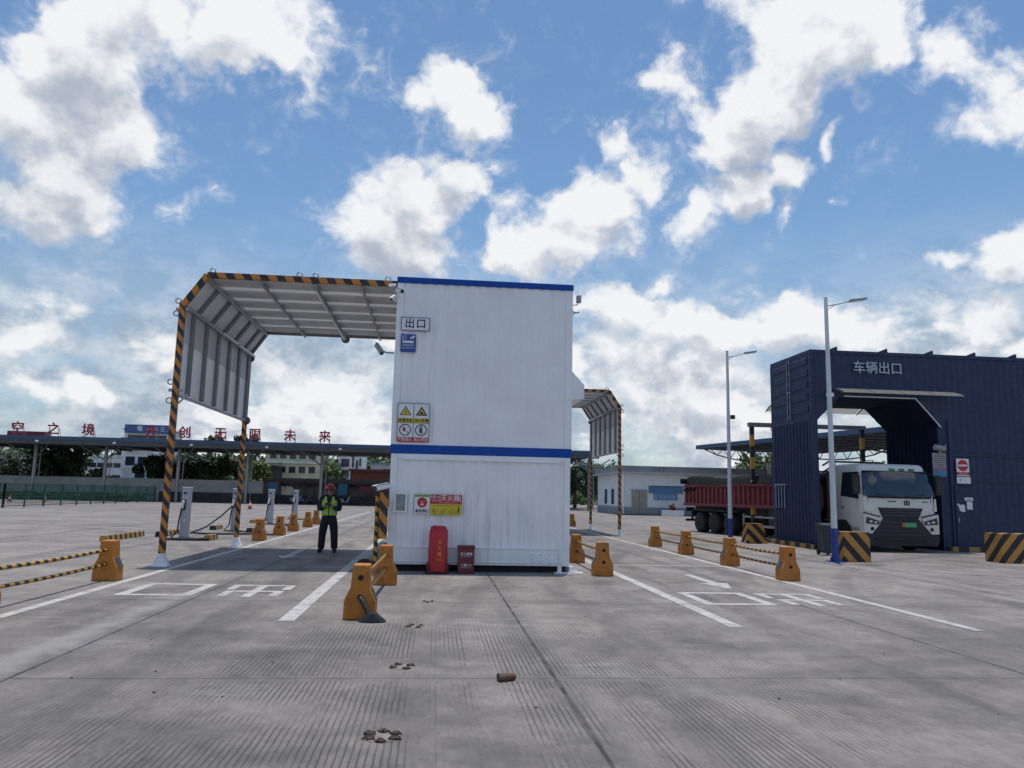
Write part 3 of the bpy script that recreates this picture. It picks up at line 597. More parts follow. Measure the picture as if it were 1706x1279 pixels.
# ------------------------------------------------------------------ striped canopies
def canopy(label, xp, xin, Y0, Y1, sgn, posts_label=None):
    # sgn -1: posts at the -X side
    t = thing('lane_canopy', label, 'canopy', ((xp+xin)/2, (Y0+Y1)/2, 0))
    W_ = .115; zc, zr = 5.52, 6.2; xc = xp - sgn*.47; zb = 3.58
    mb = m_strB if sgn < 0 else m_strBm
    for i, Yf in enumerate((Y0, Y1)):
        b = MB(); b.box(xp-W_/2, Yf-W_/2, .26, xp+W_/2, Yf+W_/2, zc if i == 0 else zb+.05); b.build('post', m_strH, t)
        b = MB(); b.box(xp-.16, Yf-.16, 0, xp+.16, Yf+.16, .016); b.prism([(xp-.15,.016),(xp+.15,.016),(xp+W_/2,.26),(xp-W_/2,.26)], 'y', Yf-.07, Yf+.07); b.build('base_plate', m_white, t)
        ms = (mb, m_strB if sgn > 0 else m_strBm) if i == 0 else (m_rib, m_rib)
        MB().bar((xp, Yf, zc-.03), (xc, Yf, zr), W_, W_, (0,1,0)).build('slanted_beam', ms[0] if i == 0 else m_rib, t)
        MB().bar((xc, Yf, zr-.003), (xin+sgn*.02, Yf, zr-.003), W_, W_, (0,1,0)).build('roof_beam', ms[0], t)
        if i: MB().box(xp-W_/2, Yf-W_/2, zb+.05, xp+W_/2, Yf+W_/2, zc).build('upper_post', m_rib, t)
    ya, yb = Y0+.06, Y1-.06
    # side sheet, in two heights, with vertical ribs
    xi = xp - sgn*.02
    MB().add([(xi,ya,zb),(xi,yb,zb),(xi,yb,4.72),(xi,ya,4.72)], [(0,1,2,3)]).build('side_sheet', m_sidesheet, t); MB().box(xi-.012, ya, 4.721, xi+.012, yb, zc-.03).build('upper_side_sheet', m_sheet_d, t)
    n = 6
    for k in range(n):
        yk = ya+.55+(yb-ya-.75)*k/(n-1)
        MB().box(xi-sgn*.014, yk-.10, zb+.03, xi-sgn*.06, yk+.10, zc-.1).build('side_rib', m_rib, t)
    MB().box(xi-.03, ya, zb-.05, xi+.03, yb, zb).build('bottom_rail', m_galv, t)
    # slanted sheet
    d = Vector((xc-xp, 0, zr-zc)).normalized(); nr = Vector((d.z, 0, -d.x))*(-sgn)
    if nr.z > 0: nr = -nr
    p0, p1 = Vector((xp, 0, zc)), Vector((xc, 0, zr))+d*.03; b = MB(); o = -nr*.02
    b.add([p0+o+Vector((0,ya,0)), p1+o+Vector((0,ya,0)), p1+o+Vector((0,yb,0)), p0+o+Vector((0,yb,0))], [(0,1,2,3)]); o2 = o+nr*.015
    b.add([p0+o2+Vector((0,ya,0)), p1+o2+Vector((0,ya,0)), p1+o2+Vector((0,yb,0)), p0+o2+Vector((0,yb,0))], [(0,1,2,3)]); b.build('slanted_sheet', mat('slant_sheet', (.70,.70,.70), .6), t)
    for k in range(5):
        yk = ya+.9+(yb-ya-1.6)*k/4; MB().bar(p0+nr*.02+d*.06+Vector((0,yk,0)), p1+nr*.02-d*.06+Vector((0,yk,0)), .17, .06, tuple(nr)).build('slanted_rib', m_rib, t)
    # roof sheet with cross ribs
    xa, xb = sorted((xc, xin+sgn*.02)); MB().add([(xa-(.09 if sgn < 0 else 0),ya,zr+.02),(xb+(.09 if sgn > 0 else 0),ya,zr+.02),(xb+(.09 if sgn > 0 else 0),yb,zr+.02),(xa-(.09 if sgn < 0 else 0),yb,zr+.02)], [(0,1,2,3)]).build('roof_sheet', m_roofsheet, t)
    for k in range(6):
        yk = ya+.5+(yb-ya-.95)*k/5; MB().box(xa+.03, yk-.27, zr-.03, xb-.02, yk+.27, zr+.012).build('roof_rib', m_rrib, t)
    for q, wq in ((.27,.05),(.55,.10),(.80,.05)):
        xq = xc + (xin-xc)*q; MB().box(xq-wq/2, ya, zr-.13, xq+wq/2, yb, zr-.062).build('purlin', m_galv, t)
    for (px_, pz_) in ((xc, zr-.09), (xp-sgn*.1, zc-.06)): MB().tube([(px_, ya, pz_), (px_, yb, pz_)], .04, 8).build('hinge_rail', m_galv, t)
    xq = xc + (xin-xc)*.55
    for (x1, z1, y1, y2) in ((xq, zr-.17, ya+.3, ya+2.4), (xq, zr-.17, ya+2.9, yb-.2), (xp-sgn*.18, zc-.08, ya+2.6, ya+3.9), (xp-sgn*.18, zc-.08, ya+4.1, yb-.1)):
        MB().tube([(x1,y1,z1),(x1,y2,z1)], .032, 10).build('light_tube', m_lightw, t)
    for (x1, z1) in ((xq, zr-.1), (xp-sgn*.02, zc-.1), (xp-sgn*.02, zb)): MB().cyl((x1, yb+.06, z1), (x1, yb+.16, z1), .12, 18).build('hinge_cover', m_rib, t)
    for (x1, z1, nv) in ((xc-sgn*.1, zr+.1, (0,1,0)), (xc-sgn*1.95, zr+.1, (0,1,0)), (xc-sgn*2.3, zr+.1, (0,1,0)), (xin+sgn*.25, zr+.1, (0,1,0)), (xp+sgn*.1, zc+.08, (0,1,0)), (xp+sgn*.12, zc-.2, (0,1,0)), (xp+sgn*.12, zb+.25, (0,1,0)), (xp+sgn*.12, zb-.15, (0,1,0))):
        MB().torus((x1, Y0, z1), nv, .058, .014).build('lifting_eye', m_galv, t)
    b = MB(); b.box(xp-.14, Y0-.03, zb+.04, xp+.14, Y0+.03, zb+.10) ; b.box(xp-.13, Y0-.03, zc-.13, xp+.13, Y0+.03, zc-.08); b.build('clamp', m_galv, t)
    MB().bar((xp-sgn*.06, Y0+.05, zb-.2), (xp-sgn*.24, Y0+.05, zb), .03, .03).build('gusset', m_galv, t)
    return t
canopy('wide steel canopy with orange and black posts over the lane where the person stands', -5.56, -.96, 16.8, 22.83, -1)
canopy('far steel canopy with orange and black posts on the office side of the container', 7.88, 2.9, 32.7, 38.9, 1)

# ------------------------------------------------------------------ guard blocks and tubes
def make_block(label):
    t = thing('guard_block', label, 'guard block', (0,0,0), 'orange concrete guard blocks along the lanes')
    b = MB(); pf = [(-.205,0),(.205,0),(.20,.23),(.125,.39),(.105,.68),(-.105,.68),(-.125,.39),(-.20,.23)]; b.prism(pf, 'y', -.15, .15); b.build('block_body', m_orange, t, .015)
    for s_ in (-1, 1):
        bb = MB(); p, q = Vector((s_*.202, 0, .235)), Vector((s_*.128, 0, .385)); nn = Vector((s_*.15, 0, .075)).normalized()*.004
        bb.add([p+Vector((0,-.11,0))+nn, p+Vector((0,.11,0))+nn, q+Vector((0,.11,0))+nn, q+Vector((0,-.11,0))+nn], [(0,1,2,3) if s_ > 0 else (3,2,1,0)]); bb.build('reflector', m_reflect, t)
    for z in (.28, .52):
        for yy in (-.152, .152): MB().cyl((.0, yy-.002, z), (.0, yy+.002, z), .036, 14).build('socket_hole', m_dark, t)
    return t
ORD = ['first', 'second', 'third', 'fourth', 'fifth', 'sixth']
ROWS = [('the row facing the blue gate', [(7.24,15.48),(7.29,18.75),(7.36,22.33),(7.40,25.65)], True),
        ('the row by the hooded flank', [(3.49,15.99),(3.49,19.01)], True),
        ('the pair before the hazard board', [(-.90,10.30),(-.82,14.03)], True),
        ('the pair outside the wide canopy', [(-5.6,10.42),(-5.57,14.20)], True),
        ('the row beside the chargers', [(-5.5,25.5),(-5.5,28.7),(-5.55,31.7),(-5.6,35.5),(-5.7,38.6),(-5.8,42.6)], False),
        ('the far pair by the office', [(7.4,41.6),(7.5,45)], True)]
proto = None; tube_proto = None
for rn, pts, railed in ROWS:
    for i, (x, y_) in enumerate(pts):
        lab = f'{ORD[i]} orange concrete guard block counted from the camera in {rn}'
        if proto is None: proto = make_block(lab); proto.location = (x, y_, 0)
        else: dup(proto, (x, y_, 0), lab)
    if railed:
        P = pts
        for i in range(len(P)-1):
            for z, nm in ((.52, 'upper'), (.28, 'lower')):
                a, c_ = P[i], P[i+1]
                b = MB(); seg = [(a[0]+(c_[0]-a[0])*k/8, a[1]+.152+(c_[1]-a[1]-.304)*k/8, z-.018*math.sin(math.pi*k/8)) for k in range(9)]; b.tube(seg, .028, 8)
                tag(b.build('guard_tube', m_strT), f'{nm} striped tube between {ORD[i]} and {ORD[i+1]} blocks of {rn}', 'guard rail', 'striped tubes strung between guard blocks')
for z, nm in ((.52, 'upper'), (.28, 'lower')):
    tag(MB().tube([(-5.6, 6.8, z), (-5.6, 8.6, z-.02), (-5.6, 10.26, z)], .028, 8).build('guard_tube', m_strT), f'{nm} striped tube leaving the picture beside the wide canopy lane', 'guard rail', 'striped tubes strung between guard blocks')
t = thing('black_strap', 'black strap and bag hanging from the socket of the closest guard block', 'strap', (-.78, 10.05, 0))
MB().tube([(-.90,10.12,.28),(-.86,10.09,.24),(-.80,10.06,.14),(-.75,10.04,.06)], [.03,.035,.035,.05], 8).build('strap', m_blackp, t)
b = MB(); b.rings([[( -.72+ax*math.cos(2*math.pi*k/12), 10.0+.09*math.sin(2*math.pi*k/12), z+.01*math.sin(k*2.2)) for k in range(12)] for z, ax in ((0,.17),(.03,.16),(.07,.10),(.11,.05))]); b.build('bag', m_blackp, t)

# ------------------------------------------------------------------ wheel stops, chargers, cone
STOPS = [(-9.62, 24.0, 2.9, 'the one closest to the wide canopy post'), (-8.95, 26.6, 2.6, 'the one beside the first charger'), (-8.6, 31.5, 1.1, 'the short one behind the second charger'), (-8.7, 38.5, 3.0, 'the one before the third charger'), (-7.0, 25.2, .7, 'the stub at the first charger foot'), (-6.9, 30.2, .8, 'the stub at the second charger foot')]
for x, y_, L, nm in STOPS:
    b = MB(); b.prism([(x-.13,0),(x+.13,0),(x+.10,.17),(x-.10,.17)], 'y', y_, y_+L); tag(b.build('wheel_stop', m_strW, None, .01), f'low striped concrete wheel stop, {nm}', 'wheel stop', 'striped wheel stops by the chargers')
def charger(label):
    t = thing('charger', label, 'charger', (0,0,0), 'white charging posts in a row')
    MB().box(-.125,-.12,.03,.125,.12,1.60).build('cabinet', mat('charger_grey', (.40,.42,.47), .4), t, .012); MB().box(-.135,-.13,1.60,.135,.13,1.63).build('cap', m_lightw, t, .006)
    MB().box(-.25,-.2,0,.25,.2,.03).build('base_plate', m_blackp, t)
    MB().box(-.08,-.125,1.40,.03,-.121,1.48).build('screen', m_signblue, t)
    MB().bar((-.09,-.16,.95),(-.04,-.19,1.2),.08,.09).build('plug_holder', m_lightw, t); MB().box(-.1,-.128,.9,.02,-.121,1.24).build('socket_panel', m_blackp, t)
    MB().box(-.02,-.13,.55,.04,-.121,.62).build('label_plate', m_lightw, t)
    MB().tube([(-.08,-.19,.97),(-.12,-.24,.6),(-.14,-.26,.25),(-.3,-.3,.05),(-.1,-.5,.03),(.5,-.62,.03),(1.0,-.5,.03)], [.024]*7, 8).build('cable', m_rubber, t)
    return t
c0 = charger('white charging post closest to the wide canopy post'); c0.location = (-7.95, 25.95, 0)
for (x, y_), nm in (((-7.62,30.9),'second white charging post, partly behind the far striped post'), ((-7.72,37.8),'third white charging post along the charger row'), ((-7.75,44.5),'fourth white charging post, behind the orange blocks')):
    dup(c0, (x, y_, 0), nm)
tag(MB().tube([(-7.7,30.6,.95),(-7.95,30.2,.6),(-8.3,29.5,.2),(-8.6,28.8,.03),(-7.6,28.4,.03),(-6.4,28.9,.03),(-5.7,28.5,.03)], .03, 8).build('loose_cable', m_rubber), 'thick black cable drooping from the second charging post across the ground', 'cable')
tag(MB().tube([(-8.4,25.3,.03),(-7.9,25.0,.03),(-7.2,24.95,.04),(-6.9,25.0,.05)], [.03,.035,.05,.06], 8).build('loose_cable', m_rubber), 'thick black cable lying at the foot of the closest charging post', 'cable')
tag(MB().tube([(-7.6,37.4,.03),(-6.6,36.2,.03),(-5.9,33.5,.03),(-5.8,31.9,.12)], .03, 8).build('loose_cable', m_rubber), 'black cable running from the third charging post to the orange blocks', 'cable')
def cone(label, loc):
    t = thing('traffic_cone', label, 'traffic cone', loc, 'traffic cones in the yard'); x, y_, _ = loc
    MB().box(x-.2,y_-.2,0,x+.2,y_+.2,.05).build('base', m_blackp, t)
    MB().tube([(x,y_,.05),(x,y_,.3)], [.15,.11], 14).build('cone_body', mat('cone_red', (.5,.03,.03), .5), t); MB().tube([(x,y_,.3),(x,y_,.5)], [.11,.075], 14).build('reflective_band', m_lightw, t); MB().tube([(x,y_,.5),(x,y_,.72)], [.075,.035], 14).build('cone_tip', mat('cone_red2', (.5,.03,.03), .5), t)
cone('red and white traffic cone standing before the dark wall', (bx(421,66), 66, 0)); cone('red and white cone seen through the green fence near its middle', (bx(80,80), 80, 0)); cone('red and white cone seen through the first fence bays', (bx(22,76), 76, 0))

# ------------------------------------------------------------------ debris
def anchor(label, x, y_, s_, n):
    t = thing('sheared_anchor', label, 'bolt stub', (x,y_,0), 'sheared bolt clusters in the concrete'); rnd = random.Random(int(x*100+y_*10))
    pts = [(x+s_*math.cos(a)*rnd.uniform(.8,1.1), y_+s_*math.sin(a)*rnd.uniform(.8,1.1)) for a in [2*math.pi*k/12 for k in range(12)]]
    MB().add([(p, q, .003) for p, q in pts], [tuple(range(12))]).build('chipped_patch', m_soil, t)
    for k in range(n):
        a = 2*math.pi*k/n+.5; cx_, cy_ = x+s_*.75*math.cos(a), y_+s_*.75*math.sin(a)
        b = MB(); b.ell((cx_, cy_, .002), .042*s_/.13, .032*s_/.13, .013*s_/.13+.006, 11, 6, .35); b.tube([(cx_,cy_,.003),(cx_+.02*math.cos(k*2),cy_-.02*math.sin(k*2),.022)], .009, 6); b.build('bolt_stub', m_rustd, t)
for x, y_, s_, n, nm in ((-.29,5.42,.13,6,'largest rusty cluster of sheared bolts near the photographer'),(-.25,7.5,.12,4,'rusty sheared bolts just beyond a slab joint'),(-.19,9.7,.11,4,'rusty sheared bolts level with the strapped block'),(-.05,11.85,.08,3,'smallest rusty bolt cluster closest to the container')): anchor(nm, x, y_, s_, n)
b = MB(); b.tube([(.60,6.93,.034),(.66,6.95,.034),(.75,6.99,.030)], [.036,.035,.030], 12, False); b.tube([(.602,6.931,.034),(.66,6.95,.034),(.748,6.99,.030)], [.028,.028,.02], 12, True)
tag(b.build('pipe_offcut', mat('bark_brown', (.11,.07,.048), .8, var=.4, vs=25)), 'short brown pipe offcut lying alone on the concrete', 'pipe')
rr = random.Random(3); b = MB()
for k in range(45):
    x, y_ = rr.uniform(-5,6), rr.uniform(4,15); s_ = rr.uniform(.004,.010); b.ell((x,y_,s_*.5), s_*rr.uniform(.7,1.6), s_, s_*.7, 7, 5, .2)
o = b.build('gravel', mat('grit', (.07,.065,.06), .9)); o['kind'] = 'stuff'; o['label'] = 'loose dark grit scattered over the concrete'

# ------------------------------------------------------------------ navy gate building
def gate():
    t = thing('gate_building', 'navy container-built vehicle gate lettered 车辆出口 with a truck inside', 'building', (17, 27.5, 0))
    X0, X1, Y0, Y1, H = 13.15, 27.0, 25.9, 29.1, 7.0
    oL, oR, oT, ch = 13.36, 17.86, 5.32, .85
    def top(x): return min(oT, oT-ch+(x-oL), oT-ch+(oR-x)) if oL <= x <= oR else 0
    for nm, Yw, sg in (('front_wall', Y0, -1), ('back_wall', Y1, 1)):
        b = MB(); xs = [X0+.12]; per = .26
        while xs[-1] < X1-.1: xs += [xs[-1]+.07, xs[-1]+.13, xs[-1]+.19, xs[-1]+per]
        for q in (oL, oR, oL+ch, oR-ch): xs.append(q)
        xs = sorted(set(round(q, 4) for q in xs))
        def off(x):
            f = ((x-X0-.12) % per)/per
            return .02 * (0 if f < .02 else min(1, (f-.02)/.22) if f < .5 else max(0, 1-(f-.5)/.22))
        for i in range(len(xs)-1):
            xa, xb = xs[i], xs[i+1]; mid = (xa+xb)/2
            if mid > oL and mid < oR: za, zb = top(max(xa, oL)), top(min(xb, oR)); 
            else: za = zb = 0
            ya, yb = Yw+sg*off(xa), Yw+sg*off(xb)
            b.add([(xa,ya,za),(xb,yb,zb),(xb,yb,H-.12),(xa,ya,H-.12)], [(0,1,2,3) if sg < 0 else (3,2,1,0)])
        b.build(nm, m_navy, t)
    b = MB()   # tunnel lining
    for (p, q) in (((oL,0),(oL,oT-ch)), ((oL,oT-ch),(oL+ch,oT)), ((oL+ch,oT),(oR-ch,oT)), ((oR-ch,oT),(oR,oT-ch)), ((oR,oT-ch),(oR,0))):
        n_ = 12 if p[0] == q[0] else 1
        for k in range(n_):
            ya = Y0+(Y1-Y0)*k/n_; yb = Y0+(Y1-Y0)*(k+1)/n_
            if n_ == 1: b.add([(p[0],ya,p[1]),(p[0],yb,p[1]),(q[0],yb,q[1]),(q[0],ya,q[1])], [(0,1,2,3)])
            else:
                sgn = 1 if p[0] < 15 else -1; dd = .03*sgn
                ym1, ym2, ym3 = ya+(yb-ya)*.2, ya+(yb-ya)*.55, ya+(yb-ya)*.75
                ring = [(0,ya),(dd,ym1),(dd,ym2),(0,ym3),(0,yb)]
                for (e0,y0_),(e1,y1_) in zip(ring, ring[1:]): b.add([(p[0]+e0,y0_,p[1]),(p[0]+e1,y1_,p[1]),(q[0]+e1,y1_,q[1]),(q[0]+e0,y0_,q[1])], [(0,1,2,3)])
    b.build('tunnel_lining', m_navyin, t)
    b = MB(); b.box(X0, Y0-.05, H-.12, X1, Y0+.1, H); b.box(X0, Y1-.1, H-.12, X1, Y1+.05, H); b.box(X0, Y0+.1, H-.12, X0+.12, Y1-.1, H); b.box(X0+.12, Y0+.1, H-.1, X1, Y1-.1, H-.03); b.build('roof', m_navy, t)
    b = MB()
    for yy in (Y0-.05, Y1-.07): MB().box(X0-.01, yy, 0, X0+.12, yy+.12, H-.12).build('corner_post', m_navy, t)
    b.box(18.22, Y0-.055, 0, 18.30, Y0-.036, 4.6); b.box(18.3, Y0-.05, 3.33, X1, Y0-.036, 3.42); b.box(18.3, Y0-.05, 2.40, X1, Y0-.036, 2.44); b.build('wall_trim', m_navy, t)
    b = MB(); b.corr((X0+.02, Y1-.07, 0), (X0+.02, Y0+.07, 0), 0, 4.45, .26, .05, (-1,0,0)); b.build('side_wall', m_navy2, t)
    MB().box(X0-.02, Y0+.075, 4.45, X0+.1, Y1-.075, 4.6).build('side_beam', m_navy, t)
    for k, (ya, yb) in enumerate(((Y0+.08, 27.5), (27.53, Y1-.08))):
        b = MB(); b.box(X0+.0, ya, 4.6, X0+.06, yb, 6.87)
        for q in range(5): zz = 4.75+.43*q; b.prism([(X0, zz), (X0-.03, zz+.05), (X0-.03, zz+.24), (X0, zz+.29)], 'y', ya+.1, yb-.1)
        b.build('door_leaf', m_navy2, t)
    for yy in (27.42, 27.62): MB().tube([(X0-.05, yy, 4.6), (X0-.05, yy, 6.85)], .018, 8).build('lock_rod', m_grey, t)
    b = MB(); b.box(X0-.055, 27.35, 5.62, X0-.03, 27.7, 5.66); b.build('lock_handle', m_grey, t)
    b = MB()
    for yy in (28.05, 28.3, 28.55, 28.8): b.box(X0-.075, yy-.028, 1.35, X0-.05, yy+.028, 2.18)
    b.build('vent_slat', mat('vent_grey', (.20,.25,.34), .5), t); MB().box(X0-.08, 27.95, 2.2, X0-.03, 28.9, 2.25).build('vent_lintel', m_grey, t)
    for xx in (14.1, 16.0, 17.75, 19.4, 21.0): MB().prism([(xx-.28, H), (xx+.05, H+.14), (xx+.10, H+.14), (xx+.10, H)], 'y', Y0-.02, Y0+.06).build('roof_lug', m_navy2, t)
    b = MB(); b.text('车辆出口', .47, (15.66, Y0-.075, 6.38), depth=.03, bold=.004); b.build('lettering', mat('letter_pale', (.42,.48,.56), .5), t)
    b = MB(); b.tube([(oL+1.0, Y0-.06, oT+.03), (oR-ch+.05, Y0-.06, oT+.03), (oR+.1, Y0-.06, oT-ch-.12)], .022, 6); b.build('edge_strip', m_lightw, t)
    # door
    d = MB().box(18.33, Y0-.075, .05, 19.28, Y0-.036, 2.26).build('door', m_navy2, t); MB().box(18.40, Y0-.10, 1.0, 18.44, Y0-.075, 1.15).build('handle', m_grey, d)
    for (yw, yo, nm) in ((Y0, Y0-.85, 'awning'), (Y1, Y1+.7, 'awning')):
        xa = 13.9 if yw == Y0 else 13.2; xb = 18.35; sg = -1 if yw == Y0 else 1
        aw = MB(); npan = 4
        for k in range(npan):
            x_a = xa+(xb-xa)*k/npan+.015; x_b = xa+(xb-xa)*(k+1)/npan-.015
            for j in range(4):
                def pt(u): return (yw+sg*.045+(yo-yw)*u, (5.62 if sg < 0 else 5.44)-.20*u*u-.05*u)
                (ya, za), (yb, zb) = pt(j/4), pt((j+1)/4); aw.add([(x_a,ya,za),(x_b,ya,za),(x_b,yb,zb),(x_a,yb,zb)], [(0,1,2,3)])
        a = aw.build(nm, m_poly, t)
        for k in range(npan+1):
            xx = xa+(xb-xa)*k/npan; MB().tube([(xx, yw+sg*.045, 5.59-(.18 if sg > 0 else 0)), (xx, yw+(yo-yw)*.5, 5.50-(.18 if sg > 0 else 0)), (xx, yo, 5.34-(.18 if sg > 0 else 0))], .022, 6).build('awning_bracket', m_blackp, a)
    return t
gate()
for nm, pts in (('side', (12.86, 25.6, 13.02, 29.6)), ('front', (17.95, 25.55, 27, 25.72)), ('front', (13.02, 25.55, 13.4, 25.72))):
    x0, y0, x1, y1 = pts; tag(MB().box(x0, y0, 0, x1, y1, .16).build('kerb', m_strK, None, .01), {'side':'striped kerb running along the vented side of the blue gate', 'front':'striped kerb under the closed door of the blue gate' if x0 > 14 else 'short striped kerb end at the gate corner post'}[nm], 'kerb')
# signs on the gate
yg = 25.85
t = thing('no_entry_sign', 'white sign with red no-entry disc above the blue gate door', 'sign', (18.7, yg, 2.4))
MB().box(18.46, yg-.012, 2.62, 18.94, yg, 3.24).build('panel', m_signwht, t); disc(MB(), (18.7, 3.0), .20, yg-.013).build('red_disc', m_signred, t); MB().box(18.53, yg-.019, 2.97, 18.87, yg-.016, 3.03).build('white_bar', m_signwht, t)
MB().box(18.46, yg-.015, 2.66, 18.94, yg-.0125, 2.77).build('red_strip', m_signred, t); MB().text('禁止入内', .08, (18.7, yg-.0155, 2.715)).build('lettering', m_signwht, t)
t = thing('arrow_plate', 'white plate with a black mark under the no-entry sign', 'sign', (18.72, yg, 2.35)); MB().box(18.45, yg-.012, 2.36, 18.97, yg, 2.59).build('panel', m_signwht, t); MB().bar((18.55,yg-.014,2.45),(18.62,yg-.014,2.52),.003,.05,(0,1,0)).build('symbol', m_signblk, t)
t = thing('door_plate', 'small white name plate on the blue gate door', 'sign', (18.84, 25.82, 1.76)); MB().box(18.68, 25.81, 1.76, 18.99, 25.823, 1.87).build('panel', m_signwht, t); MB().box(18.74,25.806,1.80,18.93,25.8095,1.82).build('mark', m_signblk, t)
t = thing('paper_notice', 'white paper notice taped below the door name plate', 'notice', (18.86, 25.82, 1.44)); MB().box(18.75, 25.815, 1.45, 18.96, 25.823, 1.73).build('sheet', m_signwht, t)
b = MB(); b.add([(18.38,25.815,1.63),(18.45,25.815,1.52),(18.47,25.815,1.42),(18.56,25.815,1.36),(18.70,25.815,1.38),(18.66,25.815,1.47),(18.69,25.815,1.55),(18.62,25.815,1.63),(18.50,25.815,1.60),(18.44,25.815,1.66)], [tuple(range(10))]); b.add([(p.x, 25.8225, p.z) for p in b.v[:10]], [tuple(range(10))[::-1]])
tag(b.build('torn_sticker', m_signwht), 'torn white sticker remains beside the paper notice', 'sticker')
t = thing('rule_board', 'white gridded notice board with blue foot hanging beside the gate opening', 'sign', (17.98, 25.8, 2.5))
MB().box(17.55, 25.80, 2.58, 18.05, 25.83, 3.42).build('panel', mat('notice_grey', (.27,.28,.31), .5, var=.3, vs=12), t); MB().box(17.56, 25.796, 2.58, 18.04, 25.799, 2.82).build('blue_foot', m_tarpblue, t); MB().box(17.55,25.796,2.83,18.05,25.799,2.88).build('red_strip', m_signred, t)
b = MB()
for k in range(6): b.box(17.59, 25.797, 2.94+.07*k, 18.01, 25.7995, 2.955+.07*k)
b.build('line_of_text', m_blackp, t)
t = thing('lane_camera', 'stout grey camera housing on a bracket above the gridded notice board', 'camera', (17.95, 25.8, 3.5)); MB().tube([(17.60,25.72,3.62),(17.95,25.70,3.56)], .11, 14).build('housing', m_grey, t); MB().tube([(17.95,25.71,3.57),(18.08,25.8,3.72),(18.1,25.86,3.72)], .03, 8).build('bracket', m_grey, t); MB().cyl((17.78,25.72,3.46),(17.78,25.72,3.42),.05,10).build('neck', m_grey, t)
t = thing('floodlight', 'small white floodlight under the gate awning beside the closer lamp post', 'floodlight', (13.75, 25.8, 5.3)); MB().box(13.62,25.6,5.28,13.86,25.72,5.42).build('lamp_head', m_lightw, t, .01); MB().box(13.72,25.72,5.32,13.76,25.86,5.36).build('bracket', m_grey, t)

# ------------------------------------------------------------------ lamp posts
def lamp(label, x, y_, H, cams):
    t = thing('lamp_post', label, 'lamp post', (x,y_,0), 'white lamp posts by the blue gate')
    MB().tube([(x,y_,.9),(x,y_,3.5),(x,y_,H)], [.085,.07,.05], 14).build('pole', m_lamp, t); MB().tube([(x,y_,.02),(x,y_,.9)], [.092,.088], 14).build('pole_base', m_lampblue, t)
    b = MB(); b.box(x-.2,y_-.2,0,x+.2,y_+.2,.02)
    for a in range(4): b.prism([(x+.085,.02),(x+.18,.02),(x+.085,.2)], 'y', y_-.006, y_+.006) if a == 0 else b.prism([(x-.085,.02),(x-.18,.02),(x-.085,.2)], 'y', y_-.006, y_+.006) if a == 1 else None
    b.build('foot_flange', m_lampblue, t)
    MB().tube([(x,y_,H-.22),(x+.35,y_,H-.14),(x+.75,y_,H-.02)], .024, 8).tube([(x,y_,H-.35),(x+.3,y_,H-.15)], .012, 6).build('arm', m_lamp, t)
    MB().bar((x+.7,y_,H-.03),(x+1.2,y_,H+.05),.2,.06).build('lamp_head', m_grey, t, .012); MB().bar((x+.78,y_,H-.052),(x+1.15,y_,H+.008),.15,.012).build('lens', m_lightw, t)
    MB().cyl((x,y_,H),(x,y_,H+.03),.055,12).build('cap', m_lamp, t)
    if cams:
        MB().box(x+.06,y_-.12,cams,x+.24,y_-.02,cams+.16).build('camera_housing', m_blackp, t, .02)
    return t
lamp('white lamp post with blue foot, closer one, crossing the gate opening', 10.86, 20.32, 7.33, 0); lamp('white lamp post with blue foot and black camera beside the red trailer', 11.38, 29.15, 7.45, 4.75)
t = thing('wheelie_bin', 'dark grey wheelie bin standing behind the closer lamp post', 'bin', (12.0, 23.0, 0))
b = MB(); b.rings([[(12.0+sx*w_, 23.0+sy*d_, z) for sx, sy in ((-1,-1),(1,-1),(1,1),(-1,1))] for z, w_, d_ in ((.06,.14,.17),(.88,.185,.22))], False); b.build('bin_body', mat('bin_grey', (.025,.035,.05), .6), t, .02)
MB().prism([(22.76,.88),(23.26,.88),(23.24,.93),(23.0,.96),(22.78,.93)], 'x', 11.79, 12.21).build('lid', mat('bin_lid', (.05,.06,.075), .6), t, .01)
for xx in (11.82, 12.13): MB().cyl((xx,23.18,.08),(xx+.05,23.18,.08),.08,14).build('wheel', m_rubber, t)

# ------------------------------------------------------------------ striped concrete blocks
def cblock(label, x0, y0, x1, y1, h, inset, sg):
    t = thing('barrier_block', label, 'concrete block', (x0, y0, 0), 'yellow and black concrete blocks by the gate')
    b = MB(); b.rings([[(x0,y0,0),(x1,y0,0),(x1,y1,0),(x0,y1,0)], [(x0+inset*.4,y0+inset*.4,h),(x1-inset,y0+inset*.4,h),(x1-inset,y1-inset*.6,h),(x0+inset*.4,y1-inset*.6,h)]], False)
    m, n, p, c = base_mat('chevron'); x, y_, z = n.sep(c)
    u = n.m('ADD', n.m('ADD', n.m('MULTIPLY', x, .85*sg), n.m('MULTIPLY', y_, .85)), n.m('ADD', n.m('MULTIPLY', z, .75), n.m('MULTIPLY', n.noise(c, 6, 3), .03)))
    k = n.m('FRACT', n.m('DIVIDE', n.m('ADD', u, 4.05), .40))
    cc = n.mix(n.m('LESS_THAN', k, .5), (.46,.235,.045), (.015,.016,.022)); cc = n.mix(n.m('MULTIPLY', n.ramp(n.noise(c, 7, 6, .65), .5, .75), .5), cc, (.16,.11,.07))
    n.put(p.inputs['Base Color'], cc); p.inputs['Roughness'].default_value = .7
    b.build('block_body', m, t, .02)
cblock('yellow and black block with sloped sides carrying the height gantry foot', 11.73, 28.4, 12.55, 29.0, .74, .16, 1)
cblock('yellow and black chevron block standing beside the closer lamp post', 11.16, 20.42, 11.95, 21.1, .80, .02, 1)
cblock('long yellow and black block cut by the picture edge before the gate wall', 16.0, 20.7, 17.9, 21.4, .82, .02, -1)

